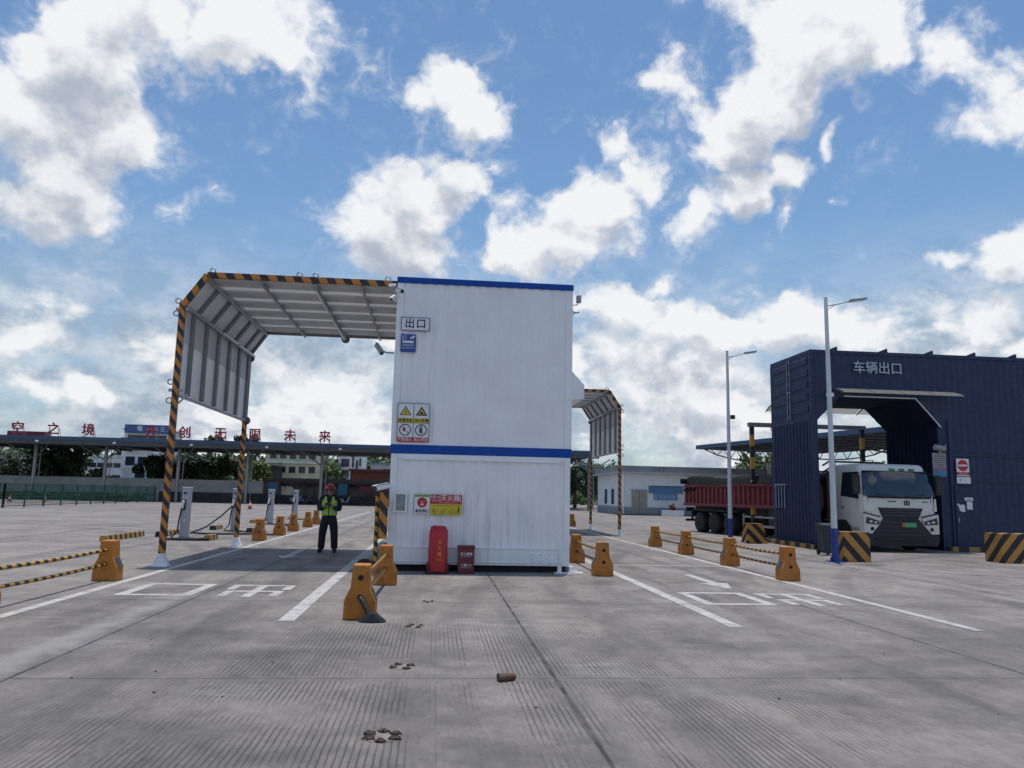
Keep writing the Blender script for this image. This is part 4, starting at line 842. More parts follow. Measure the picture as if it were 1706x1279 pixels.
# ------------------------------------------------------------------ height gantry
t = thing('height_gantry', 'yellow and black height limit gantry standing behind the blue gate', 'gantry', (16.5, 33, 0))
for xx in (13.95, 19.1): MB().box(xx-.085, 32.92, 0, xx+.085, 33.08, 4.86).build('post', m_strG, t)
MB().box(13.8, 32.88, 4.86, 19.25, 33.12, 5.04).build('beam', m_rib, t); MB().torus((14.9,33,4.78), (0,1,0), .07, .018).build('hanging_ring', m_galv, t)

# ------------------------------------------------------------------ semi truck
def wheel_parts(t, c, ax, r=.5, wd=.3, nm='wheel'):
    c, ax = Vector(c), Vector(ax).normalized(); h = ax*wd/2
    tyre = MB(); prof = [(-1,.62),(-1,.86),(-.8,.98),(-.3,1.0),(.3,1.0),(.8,.98),(1,.86),(1,.62)]; u, v_ = perp(ax); rg = []
    for s_, q in prof: rg.append([c+h*s_+(u*math.cos(2*math.pi*k/28)+v_*math.sin(2*math.pi*k/28))*r*q for k in range(28)])
    w_ = tyre.rings(rg).build(nm, m_rubber, t)
    b = MB(); rg = [[c+h*s_+(u*math.cos(2*math.pi*k/28)+v_*math.sin(2*math.pi*k/28))*r*q for k in range(28)] for s_, q in ((.70,.60),(1.01,.60),(.95,.5),(.55,.42),(.6,.2),(.8,.18),(.82,.02))]
    b.rings(rg).build('rim', m_grey, w_)
    return w_
def truck():
    t = thing('semi_truck', 'white cab semi truck with red open trailer parked through the blue gate', 'truck', (15.6, 30, 0))
    XL, XR = 14.24, 16.88; xc = (XL+XR)/2; YF, YB = 24.72, 26.75
    def sec(z, yf, hw, yb=YB, r=.22):
        P = []
        for (cx_, cy_, a0) in ((xc-hw+r, yf+r, math.pi), (xc+hw-r, yf+r, 1.5*math.pi), (xc+hw-.05, yb-.05, 0), (xc-hw+.05, yb-.05, .5*math.pi)):
            rr_ = r if cy_ < yb-.5 else .05
            for k in range(5): a = a0+.5*math.pi*k/4; P.append((cx_+rr_*math.cos(a), cy_+rr_*math.sin(a), z))
        return P
    m_screen = mat('screen_glass', (.012,.02,.04), .03, var=.1, spec=1.0)
    HW = (XR-XL)/2; m_grl = mat('grille_line', (.045,.05,.075), .4)
    cab = MB().rings([sec(.62,YF+.10,HW-.03), sec(.9,YF+.02,HW), sec(1.42,YF,HW), sec(1.80,YF+.03,HW-.01), sec(2.25,YF+.15,HW-.06), sec(2.66,YF+.28,HW-.11), sec(2.86,YF+.36,HW-.13), sec(2.93,YF+.45,HW-.18), sec(2.96,YF+.8,HW-.34)]).build('cab', m_cab, t)
    def front(z):   # y of the cab face
        T = [(.62,.10),(.9,.02),(1.42,0),(1.80,.03),(2.25,.15),(2.66,.28),(2.86,.36)]
        for (a, p), (b_, q) in zip(T, T[1:]):
            if a <= z <= b_: return YF+p+(q-p)*(z-a)/(b_-a)
        return YF
    def face(name, pts, m, off=.012, par=None, th=.02):
        b = MB(); n_ = len(pts); vs = [(x, front(z)-off, z) for x, z in pts] + [(x, front(z)-off+th, z) for x, z in pts]
        b.add(vs, [tuple(range(n_)), tuple(range(n_,2*n_))[::-1]] + [(i,n_+i,n_+(i+1)%n_,(i+1)%n_) for i in range(n_)]); return b.build(name, m, par or t)
    b = MB(); nx_, nz_ = 14, 7; gv = []
    for j in range(nz_+1):
        for i in range(nx_+1):
            u_ = -1+2*i/nx_; zz = 1.825+.03*abs(u_)**3+(.855-.03*abs(u_)**3)*j/nz_; hw_ = 1.265-.115*j/nz_
            gv.append((xc+hw_*u_, front(zz)-.016-.085*(1-u_**4)-.02*math.sin(math.pi*j/nz_), zz))
    b.add(gv, [(j*(nx_+1)+i, j*(nx_+1)+i+1, (j+1)*(nx_+1)+i+1, (j+1)*(nx_+1)+i) for j in range(nz_) for i in range(nx_)], True)
    rim_ = [i for i in range(nx_+1)]+[j*(nx_+1)+nx_ for j in range(1,nz_+1)]+[nz_*(nx_+1)+i for i in range(nx_-1,-1,-1)]+[j*(nx_+1) for j in range(nz_-1,0,-1)]
    rv = [gv[i] for i in rim_]; rb = [(p[0], front(p[2])+.02, p[2]) for p in rv]; n_ = len(rv); b.add(rv+rb, [(i, n_+i, n_+(i+1)%n_, (i+1)%n_) for i in range(n_)])
    ws = b.build('windscreen', m_screen, t)
    face('sun_strip', [(xc-1.14,2.665),(xc+1.14,2.665),(xc+1.12,2.70),(xc-1.12,2.70)], m_blackp, .10, ws, .11)
    MB().box(xc+.1, front(2.0)-.112, 1.93, xc+.2, front(2.0)-.106, 1.97).build('windscreen_sticker', m_lightw, ws)
    for sg in (-1, 1): MB().tube([(xc+sg*.15, front(1.83)-.11, 1.84), (xc+sg*.85, front(1.9)-.105, 1.91)], .014, 6).build('wiper', m_blackp, t)
    face('cowl_strip', [(xc-1.12,1.775),(xc+1.12,1.775),(xc+1.15,1.85),(xc-1.15,1.85)], m_blackp, .018)
    gr = face('grille', [(xc-.62,1.10),(xc+.62,1.10),(xc+.80,1.46),(xc-.80,1.46)], m_cabgr, .02)
    for zz in (1.40, 1.31, 1.21): 
        b = MB(); b.box(xc-.70, front(zz)-.045, zz-.02, xc+.70, front(zz)-.022, zz+.015); b.build('grille_bar', m_grl, gr)
    b = MB(); b.prism([(xc-1.25,.20),(xc+1.25,.20),(xc+1.33,.40),(xc+1.33,.56),(xc+1.0,.62),(xc+.72,.95),(xc+.62,1.10),(xc-.62,1.10),(xc-.72,.95),(xc-1.0,.62),(xc-1.33,.56),(xc-1.33,.40)], 'y', YF-.05, YF+.25); b.build('bumper', m_cabgr, t, .02)
    for sg in (-1, 1):
        b = MB(); b.prism([(xc+sg*1.32,.60),(xc+sg*1.05,.60),(xc+sg*.78,.90),(xc+sg*.74,1.13),(xc+sg*1.32,1.26)][::sg], 'y', YF-.055, YF+.2); s_ = b.build('bumper_corner', m_cab, t, .015)
        b = MB(); b.prism([(xc+sg*1.27,.93),(xc+sg*.80,.90),(xc+sg*.80,1.02),(xc+sg*1.24,1.15)][::sg], 'y', YF-.075, YF-.05); h_ = b.build('headlight', m_glass, t)
        MB().ell((xc+sg*1.10, YF-.08, 1.0), .06, .02, .045).ell((xc+sg*.93, YF-.08, .97), .06, .02, .04).build('bulb', m_chrome, h_)
        MB().cyl((xc+sg*1.05, YF-.075, .76), (xc+sg*1.05, YF-.045, .76), .06, 16).build('fog_lamp', m_lens, t)
        # mirror
        xm = xc+sg*(HW+.16); b = MB(); b.box(xm-.13, YF+.02, 1.90, xm+.13, YF+.14, 2.55); mm = b.build('mirror', m_blackp, t, .03)
        MB().tube([(xc+sg*(HW-.1), YF+.3, 2.62), (xm, YF+.02, 2.55), (xm, YF+.02, 2.45)], .016, 6).build('mirror_arm', m_blackp, mm)
        # side window, door seam, handle, steps
        xs = xc+sg*(HW-.005)
        b = MB(); P = [(YF+.24,1.74),(YF+1.40,1.84),(YF+1.40,2.66),(YF+.42,2.66)]
        vs = [(xc+sg*(HW+.012-max(0,(z-1.8))*.125), y_, z) for y_, z in P]; vi = [(v[0]-sg*.03, v[1], v[2]) for v in vs]
        b.add(vs+vi, [(0,1,2,3)[::sg], (4,5,6,7)[::-sg], (0,4,5,1),(1,5,6,2),(2,6,7,3),(3,7,4,0)]); b.build('side_window', m_glass, t)
        d_ = MB().box(xs-.004, YF+.36, .98, xs+.008, YF+.37, 1.80).box(xs-.004, YF+1.40, .98, xs+.008, YF+1.41, 1.80).build('door_seam', m_blackp, t); MB().box(xs, YF+1.2, 1.42, xs+sg*.03, YF+1.38, 1.46).build('door_handle', m_blackp, t)
        MB().prism([(YF+.7,.35),(YF+1.9,.35),(YF+1.9,.7),(YF+1.75,1.0),(YF+1.1,1.02),(YF+.8,.8)], 'x', xs-.05, xs+.012).build('wheel_arch', m_blackp, t)
        for zz in (.42, .72): MB().box(min(xs-.1,xs+sg*.03), YF+.28, zz, max(xs-.1,xs+sg*.03), YF+.68, zz+.05).build('step', m_galv, t)
        wheel_parts(t, (xc+sg*1.12, YF+1.35, .5), (sg,0,0))
    for xx in (xc-.05, xc+.3, xc+.65):
        b = MB(); b.box(xx-.10, front(2.74)-.03, 2.715, xx+.10, front(2.74)+.03, 2.79); b.build('marker_lamp', m_greenl, t, .008)
    for zz in (.56, .70, .84, .98): MB().box(xc-.62-.25*(1-(zz-.5)), YF-.062, zz, xc+.62+.25*(1-(zz-.5)), YF-.05, zz+.02).build('bumper_line', m_grl, t)
    MB().box(xc-.9, YF-.10, .40, xc+.9, YF-.05, .46).build('bumper_lip', m_blackp, t)
    for sg in (-1, 1):
        face('hood_gap', [(xc+sg*1.02,1.27),(xc+sg*1.032,1.27),(xc+sg*1.13,1.76),(xc+sg*1.118,1.76)][::sg], m_blackp, .006)
        face('headlight_trim', [(xc+sg*1.32,1.27),(xc+sg*.74,1.14),(xc+sg*.74,1.18),(xc+sg*1.32,1.31)][::sg], m_blackp, .03)
        face('corner_vane', [(xc+sg*1.20,1.35),(xc+sg*1.29,1.37),(xc+sg*1.29,1.78),(xc+sg*1.235,1.78)][::sg], m_cab, .02)
        MB().box(xc+sg*.55-.05, front(1.8)-.05, 1.77, xc+sg*.55+.05, front(1.8)-.01, 1.82).build('wiper_pivot', m_blackp, t)
    b = MB(); b.box(xc-.02, YF-.075, .83, xc+.50, YF-.06, .97); lp = b.build('licence_plate', m_plate, t); MB().box(xc-.02, YF-.079, .83, xc+.10, YF-.0755, .97).build('plate_end', m_amber, lp)
    b = MB(); 
    for q in ((xc+.15,1.55,xc+.18,1.70),(xc+.31,1.55,xc+.34,1.70),(xc+.22,1.56,xc+.27,1.72),(xc+.18,1.55,xc+.31,1.575)): b.box(q[0], front(1.6)-.02, q[1], q[2], front(1.6)-.005, q[3])
    b.build('emblem', m_cabgr, t); b = MB(); 
    for k in range(4): b.box(xc-.42+.075*k, front(1.67)-.015, 1.65, xc-.37+.075*k, front(1.67)-.003, 1.69); b.box(xc+.80+.06*k, front(1.67)-.015, 1.66, xc+.84+.06*k, front(1.67)-.003, 1.69)
    b.build('badge', m_cabgr, t)
    MB().tube([(xc-.95,YF+.75,2.9),(xc-.95,YF+.5,3.05),(xc-.6,YF+.45,3.05),(xc-.6,YF+.7,2.92)], .015, 6).build('roof_mirror_frame', m_blackp, t)
    # tractor chassis and drive wheels
    MB().box(xc-.45, YF+.6, .62, xc+.45, 30.6, .9).build('chassis', m_blackp, t)
    for sg in (-1, 1):
        for yy in (28.5, 29.85): wheel_parts(t, (xc+sg*1.0, yy, .5), (sg,0,0), wd=.5)
    b = MB(); b.box(xc-1.2, YB+.12, .7, xc+1.2, YB+.55, 2.75); b.build('battery_rack', m_blackp, t)
    for zz in (2.85, 3.1):
        MB().tube([(xc-1.25, YB+.7, zz-.15), (xc-1.0, YB+.7, zz), (xc+1.0, YB+.7, zz), (xc+1.25, YB+.7, zz-.15)], .035, 8).build('rack_hoop', m_blackp, t)
    # trailer, turned a little against the cab
    dv = Vector((.19, -.98, 0)).normalized(); nv = Vector((dv.y*-1, dv.x, 0)); nv = Vector((.98, .19, 0)).normalized()
    P0 = Vector((12.74, 38.75, 0)); L, Wt = 10.6, 2.5
    def q(a, c_, z): v = P0 + dv*a + nv*c_; return (v.x, v.y, z)
    def qbox(b, a0, c0, z0, a1, c1, z1):
        return b.add([q(a0,c0,z0),q(a1,c0,z0),q(a1,c1,z0),q(a0,c1,z0),q(a0,c0,z1),q(a1,c0,z1),q(a1,c1,z1),q(a0,c1,z1)], [(0,3,2,1),(4,5,6,7),(0,1,5,4),(1,2,6,5),(2,3,7,6),(3,0,4,7)])
    bed = qbox(qbox(qbox(qbox(qbox(MB(), 0,0,1.28,L,.06,2.3), 0,Wt-.06,1.28,L,Wt,2.3), 0,.06,1.28,.06,Wt-.06,2.3), L-.06,.06,1.28,L,Wt-.06,2.3), .06,.06,1.28,L-.06,Wt-.06,1.36).build('trailer_bed', m_red, t)
    b = MB(); k = .15
    while k < L-.1: qbox(b, k, -.06, 1.42, k+.09, -.001, 2.2); k += .37
    qbox(b, 0, -.07, 2.2, L, -.001, 2.31); qbox(b, 0, -.07, 1.28, L, -.001, 1.42); b.build('side_rib', mat('red_rib', (.21,.030,.042), .6, var=.15), bed)
    b = MB(); nA, nC = 40, 10; vs = []; rn = random.Random(5)
    for i in range(nA+1):
        for j in range(nC+1):
            a = L*i/nA; cc = -.09+(Wt+.18)*j/nC; e = min(j, nC-j)
            z = 2.33+.36*min(1, e/1.5)**.5+.06*math.sin(a*1.1+j*.6)+rn.uniform(-.05,.05)
            if e == 0: z = 2.22+.05*math.sin(a*2.7)+rn.uniform(-.04,.04) + (.0 if i > 4 else -.25)
            vs.append(q(a+rn.uniform(-.04,.04), cc, z))
    fs = [(i*(nC+1)+j, (i+1)*(nC+1)+j, (i+1)*(nC+1)+j+1, i*(nC+1)+j+1) for i in range(nA) for j in range(nC)]; b.add(vs, fs, True)
    nv_ = len(b.v); 
    b.add([vs[j] for j in range(nC+1)]+[q(.03, Wt+.08, 2.0), q(.03, -.08, 2.0)], [tuple(range(nC+3))]); b.build('tarpaulin', m_tarp, t)
    MB().tube([q(-.06,-.15,2.5), q(-.06,Wt+.15,2.5)], .14, 10).build('tarp_roll', m_tarp, t)
    b = MB(); qbox(b, .1,.55,.95,L-.8,.75,1.275); qbox(b, .1,Wt-.75,.95,L-.8,Wt-.55,1.275); b.build('trailer_frame', m_blackp, t)
    b = MB(); qbox(b, -.12,.1,.5,0,Wt-.1,.62); qbox(b, -.05,.4,.62,.0,.5,1.2); qbox(b, -.05,Wt-.5,.62,0,Wt-.4,1.2); b.build('underrun_bar', m_blackp, t)
    b = MB(); qbox(b, -.08,.1,1.0,.0,.55,1.2); b.build('rear_lamp', m_blackp, t)
    for a in (1.35, 2.68, 4.0):
        for cc, sg in ((.25,-1), (Wt-.25,1)): wheel_parts(t, q(a, cc, .5), nv*sg, wd=.46)
        MB().tube([q(a,.3,.5), q(a,Wt-.3,.5)], .07, 10).build('axle', m_blackp, t)
    b = MB(); qbox(b, .75,-.02,1.06,4.7,.5,1.1); qbox(b, .70,-.02,.8,.75,.5,1.1); b.build('mudguard', m_blackp, t)
    b = MB(); qbox(b, 5.1,.05,.45,7.6,.10,.55); qbox(b, 5.1,.05,.85,7.6,.10,.93); qbox(b, 5.1,.05,.55,5.18,.1,1.0); qbox(b, 7.5,.05,.55,7.6,.1,1.0); b.build('side_guard', m_galv, t)
    b = MB(); qbox(b, 6.2,.3,.05,6.35,.45,1.0); qbox(b, 6.1,.25,0,6.45,.5,.05); qbox(b, 6.2,Wt-.45,.05,6.35,Wt-.3,1.0); b.build('landing_leg', m_blackp, t)
    b = MB(); qbox(b, L-3.6, .06, .55, L-.9, .1, 1.25); b.build('trailer_skirt', m_cabgr, t)
truck()

# ------------------------------------------------------------------ person
def person():
    px_, py_ = -2.78, 21.1
    t = thing('person', 'person in red helmet and lime safety vest looking at a phone under the canopy', 'person', (px_, py_, 0))
    def skin(name, pts, edges, m, par, sub=2, root=0):
        me = bpy.data.meshes.new(name); me.from_pydata([Vector(p[:3]) for p in pts], edges, []); o = bpy.data.objects.new(name, me); COL.objects.link(o); o.parent = par
        me.materials.append(m); md = o.modifiers.new('skin', 'SKIN'); md.use_smooth_shade = True
        if not me.skin_vertices: 
            bpy.context.view_layer.objects.active = o
        L_ = me.skin_vertices[0].data if me.skin_vertices else None
        for i, p in enumerate(pts): L_[i].radius = p[3]; L_[i].use_root = (i == root)
        s_ = o.modifiers.new('sub', 'SUBSURF'); s_.levels = sub; s_.render_levels = sub
        return o
    # local frame: faces -Y
    B = [(0,0,.98,(.115,.08)),(0,0,1.15,(.11,.075)),(0,-.005,1.32,(.125,.08)),(0,0,1.43,(.09,.06)),(0,-.01,1.50,(.055,.058)),(0,-.035,1.58,(.07,.085)),(0,-.035,1.66,(.075,.092)),(0,-.03,1.715,(.055,.07))]
    E_ = [(i,i+1) for i in range(7)]
    for sg in (-1, 1):
        k = len(B); B += [(sg*.185,0,1.42,(.06,.06)),(sg*.25,-.01,1.26,(.05,.05)),(sg*.265,-.03,1.12,(.044,.044)),(sg*.16,-.20,1.17,(.038,.038)),(sg*.075,-.27,1.215,(.028,.03)),(sg*.05,-.295,1.24,(.03,.02))]
        E_ += [(3,k),(k,k+1),(k+1,k+2),(k+2,k+3),(k+3,k+4),(k+4,k+5)]
        h = k+5
        for f, (dx, dz, ln) in enumerate(((-.028,.02,.055),(-.024,.035,.065),(-.02,.048,.06),(-.014,.06,.05))):
            j = len(B); B += [(sg*(.05+dx*.4), -.315, 1.24+dz*.8, (.0095,.0095)), (sg*(.05+dx), -.315-.02, 1.24+dz, (.009,.009)), (sg*(.05+dx-.015), -.315+.005, 1.24+dz+.01, (.008,.008))]; E_ += [(h,j),(j,j+1),(j+1,j+2)]
        j = len(B); B += [(sg*.03,-.30,1.275,(.011,.011)),(sg*.012,-.305,1.295,(.010,.010))]; E_ += [(k+4,j),(j,j+1)]
        k = len(B); B += [(sg*.10,0,.90,(.095,.095)),(sg*.135,-.005,.70,(.078,.08)),(sg*.155,-.01,.50,(.058,.06)),(sg*.165,.01,.30,(.054,.055)),(sg*.17,.02,.10,(.036,.04)),(sg*.185,-.04,.045,(.04,.035)),(sg*.20,-.14,.035,(.042,.028))]
        E_ += [(0,k)]+[(k+i,k+i+1) for i in range(6)]
    body = skin('body', B, E_, m_skin, t, 2)
    g_ = 1.16
    Sh = [(0,0,.93,(.175,.13)),(0,0,1.15,(.172,.125)),(0,-.005,1.32,(.195,.135)),(0,0,1.43,(.15,.11)),(0,-.02,1.535,(.078,.085))]; Es = [(0,1),(1,2),(2,3),(3,4)]
    for sg in (-1, 1):
        k = len(Sh); Sh += [(sg*.19,0,1.42,(.085,.085)),(sg*.255,-.01,1.26,(.078,.078)),(sg*.275,-.03,1.115,(.07,.07)),(sg*.17,-.19,1.165,(.062,.062)),(sg*.105,-.245,1.195,(.042,.042))]; Es += [(3,k),(k,k+1),(k+1,k+2),(k+2,k+3),(k+3,k+4)]
    skin('shirt', Sh, Es, m_shirt, t, 2)
    Tr = [(0,0,1.05,(.17,.125)),(0,0,.90,(.18,.135))]; Et = [(0,1)]
    for sg in (-1, 1):
        k = len(Tr); Tr += [(sg*.105,0,.82,(.125,.13)),(sg*.135,-.005,.66,(.118,.122)),(sg*.155,-.01,.48,(.102,.106)),(sg*.165,.01,.28,(.094,.10)),(sg*.172,.015,.07,(.092,.10))]; Et += [(1,k)]+[(k+i,k+i+1) for i in range(4)]
    skin('trousers', Tr, Et, m_trous, t, 2)
    for sg in (-1, 1):
        skin('boot', [(sg*.174,.02,.13,(.07,.075)),(sg*.176,.02,.06,(.075,.065)),(sg*.19,-.08,.058,(.072,.06)),(sg*.208,-.19,.045,(.066,.048))], [(0,1),(1,2),(2,3)], m_boot, t, 2)
    # vest: open-fronted shell round the shirt
    def shell(z0, z1, g2=.0, gap0=.06, steps=6):
        rings = []
        for i in range(steps+1):
            z = z0+(z1-z0)*i/steps; f = max(0, min(1, (z-1.0)/.42)); a = .208+.012*math.sin(f*3)+g2 - max(0, z-1.36)*.35; b_ = .160+g2 - max(0, z-1.36)*.25
            gp = gap0+max(0, (z-1.22))*1.5
            row = []
            for k in range(29):
                th = -math.pi/2+gp+(2*math.pi-2*gp)*k/28; row.append((px_+a*math.cos(th), py_+b_*math.sin(th)-.005, z))
            rings.append(row)
        m_ = MB(); n = 29; vs = [v for r in rings for v in r]
        m_.add(vs, [(i*n+k, i*n+k+1, (i+1)*n+k+1, (i+1)*n+k) for i in range(steps) for k in range(n-1)], True); return m_
    v = shell(.97, 1.46).build('vest', m_lime, t)
    for z0, z1 in ((1.03,1.08),(1.19,1.24)): shell(z0, z1, .004, .065, 2).build('reflective_band', m_silver, v)
    for sg in (-1, 1): MB().bar((px_+sg*.115, py_-.150, 1.245), (px_+sg*.115, py_-.12, 1.43), .045, .006, (0,1,0)).build('shoulder_band', m_silver, v)
    # helmet and face
    hc = (px_, py_-.03, 1.685); b = MB(); rg = []
    for i in range(7):
        a = math.pi/2*i/6; rg.append([(hc[0]+.118*math.cos(a)*math.cos(2*math.pi*k/24), hc[1]+.14*math.cos(a)*math.sin(2*math.pi*k/24), hc[2]+.115*math.sin(a)) for k in range(24)] if i < 6 else [(hc[0]+.006*math.cos(2*math.pi*k/24), hc[1]+.006*math.sin(2*math.pi*k/24), hc[2]+.115) for k in range(24)])
    b.rings(rg); hm = b.build('helmet', m_helmet, t)
    b = MB(); b.rings([[(hc[0]+(.12+e)*math.cos(2*math.pi*k/24), hc[1]+(.142+e)*math.sin(2*math.pi*k/24)-(.03 if 13 <= k <= 23 else 0), hc[2]+z) for k in range(24)] for e, z in ((0,-.006),(.02,-.012),(.02,.0),(0,.012))], True, False); b.build('brim', m_helmet, hm)
    MB().box(px_-.006, py_-.02-.1, 1.79, px_+.006, py_+.08, 1.812).build('ridge', m_helmet, hm)
    b = MB(); b.ell((px_, py_-.135, 1.60), .014, .02, .022, 8, 6); b.build('nose', m_skin, t)
    for sg in (-1, 1):
        MB().ell((px_+sg*.032, py_-.122, 1.625), .013, .008, .008, 8, 6).build('eye', m_blackp, t); MB().ell((px_+sg*.082, py_-.03, 1.61), .012, .022, .032, 8, 6).build('ear', m_skin, t)
    MB().ell((px_, py_-.122, 1.555), .024, .008, .007, 8, 6).build('mouth', mat('lip', (.25,.09,.08), .5), t)
    MB().torus((px_, py_-.04, 1.60), (0,.5,1), .095, .006, 16, 5, 0, math.pi*2).build('chin_strap', m_blackp, hm)
    ph = thing('smartphone', 'dark smartphone held in both hands of the person', 'phone', (px_, py_-.33, 1.22)); MB().bar((px_-.075, py_-.335, 1.265), (px_+.075, py_-.335, 1.265), .012, .075, (0,.35,1)).build('phone_body', m_blackp, ph); MB().bar((px_-.068, py_-.327, 1.268), (px_+.068, py_-.327, 1.268), .004, .066, (0,.35,1)).build('screen', m_glass, ph)
person()

# ------------------------------------------------------------------ long canopy with roof letters (far)
def far_canopy():
    t = thing('long_canopy', 'long low canopy with blue edge across the far side of the yard', 'canopy', (-20, 100, 0))
    X0, X1, Y0, Y1 = -66, 19.2, 90, 108
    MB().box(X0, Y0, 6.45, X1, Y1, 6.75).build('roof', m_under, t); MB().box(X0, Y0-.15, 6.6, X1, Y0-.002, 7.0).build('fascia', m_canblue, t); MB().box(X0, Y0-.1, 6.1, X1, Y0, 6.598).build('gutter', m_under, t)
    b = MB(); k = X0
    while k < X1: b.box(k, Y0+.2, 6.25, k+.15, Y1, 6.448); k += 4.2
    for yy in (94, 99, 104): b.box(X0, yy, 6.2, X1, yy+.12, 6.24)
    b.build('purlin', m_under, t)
    for xx in (-62, -53.4, bx(57,95), bx(175,95), bx(297,95), bx(412,95), bx(536,95), 9.5, 19.0):
        c_ = MB().tube([(xx,95,0),(xx,95,6.2)], .2, 10).build('column', m_galv if xx < 0 else mat('col_grey', (.25,.28,.28), .5), t)
        MB().tube([(xx,95,4.6),(xx-2.2,93,6.2)], .07, 6).tube([(xx,95,4.6),(xx+2.2,93,6.2)], .07, 6).tube([(xx,95,4.8),(xx,100,6.2)], .07, 6).build('brace', m_galv, c_)
        MB().tube([(xx+.55,95,0),(xx+.55,95,6.2)], .05, 8).build('downpipe', m_galv, c_)
    for xx in (-44, -35.8, -27.5, -19.2, -11): MB().box(xx-.15, Y0-.35, 6.3, xx+.15, Y0-.12, 6.5).build('floodlight', m_lightw, t)
    s_ = thing('roof_sign', 'row of red characters 空之境开创无限未来 standing on the long canopy roof', 'sign', (-30, 90.3, 7))
    for ch, px_ in zip('空之境开创无限未来', (22, 82, 141, 247, 303, 363, 421, 480, 538)):
        xx = bx(px_, 90.3); MB().text(ch, 1.40, (xx, 90.3, 7.76), depth=.12, bold=.02).build('letter', m_letter, s_)
        MB().tube([(xx-.5,90.5,6.75),(xx-.5,90.4,8.2)], .03, 5).tube([(xx+.5,90.5,6.75),(xx+.5,90.4,8.2)], .03, 5).tube([(xx+.5,91.3,6.75),(xx+.5,90.45,8.0)], .03, 5).tube([(xx-.5,91.3,6.75),(xx-.5,90.45,8.0)], .03, 5).build('letter_frame', m_galv, s_)
far_canopy()
t = thing('fuel_canopy', 'blue-edged canopy with open truss behind the blue gate', 'canopy', (33, 60, 0))
A, Bv = Vector((24.6,71.2,0)), Vector((31.2,41.5,0)); dn = Vector((Bv.y-A.y, A.x-Bv.x, 0)).normalized()*-1
Cv, Dv = Bv+dn*13, A+dn*13
def slab(b, P, z0, z1): b.add([(p.x,p.y,z0) for p in P]+[(p.x,p.y,z1) for p in P], [(0,1,2,3)[::-1],(4,5,6,7),(0,1,5,4),(1,2,6,5),(2,3,7,6),(3,0,4,7)]); return b
slab(MB(), [A,Bv,Cv,Dv], 6.42, 6.5).build('roof', mat('ribbed_under', (.10,.115,.13), .6), t)
b = MB()
for p, q_ in ((A,Bv),(Bv,Cv),(Cv,Dv),(Dv,A)): b.bar((p.x,p.y,6.5),(q_.x,q_.y,6.5),.12,.36)
b.build('fascia', m_canblue, t)
b = MB(); k = 0
while k < 14: p = A+(Bv-A)*(k/14); q_ = Dv+(Cv-Dv)*(k/14); b.bar((p.x,p.y,6.36),(q_.x,q_.y,6.36),.07,.10); k += 1
b.build('purlin', m_under, t)
for f in (.04, .33, .62, .9):
    p = A+(Bv-A)*f; q_ = Dv+(Cv-Dv)*f; b = MB(); n_ = 9
    lo = [p+(q_-p)*(i/n_)+Vector((0,0,6.3-1.1*math.sin(math.pi*i/n_)**.7)) if 0 < i < n_ else p+(q_-p)*(i/n_)+Vector((0,0,6.3)) for i in range(n_+1)]; hi = [p+(q_-p)*((i+.5)/n_)+Vector((0,0,6.33)) for i in range(n_)]
    for i in range(n_): b.tube([lo[i], lo[i+1]], .06, 6); b.tube([lo[i], hi[i]], .035, 5); b.tube([hi[i], lo[i+1]], .035, 5)
    b.build('truss', m_under, t); cc = p+(q_-p)*.55; MB().tube([(cc.x,cc.y,0),(cc.x,cc.y,5.3)], .2, 10).build('column', m_galv, t)

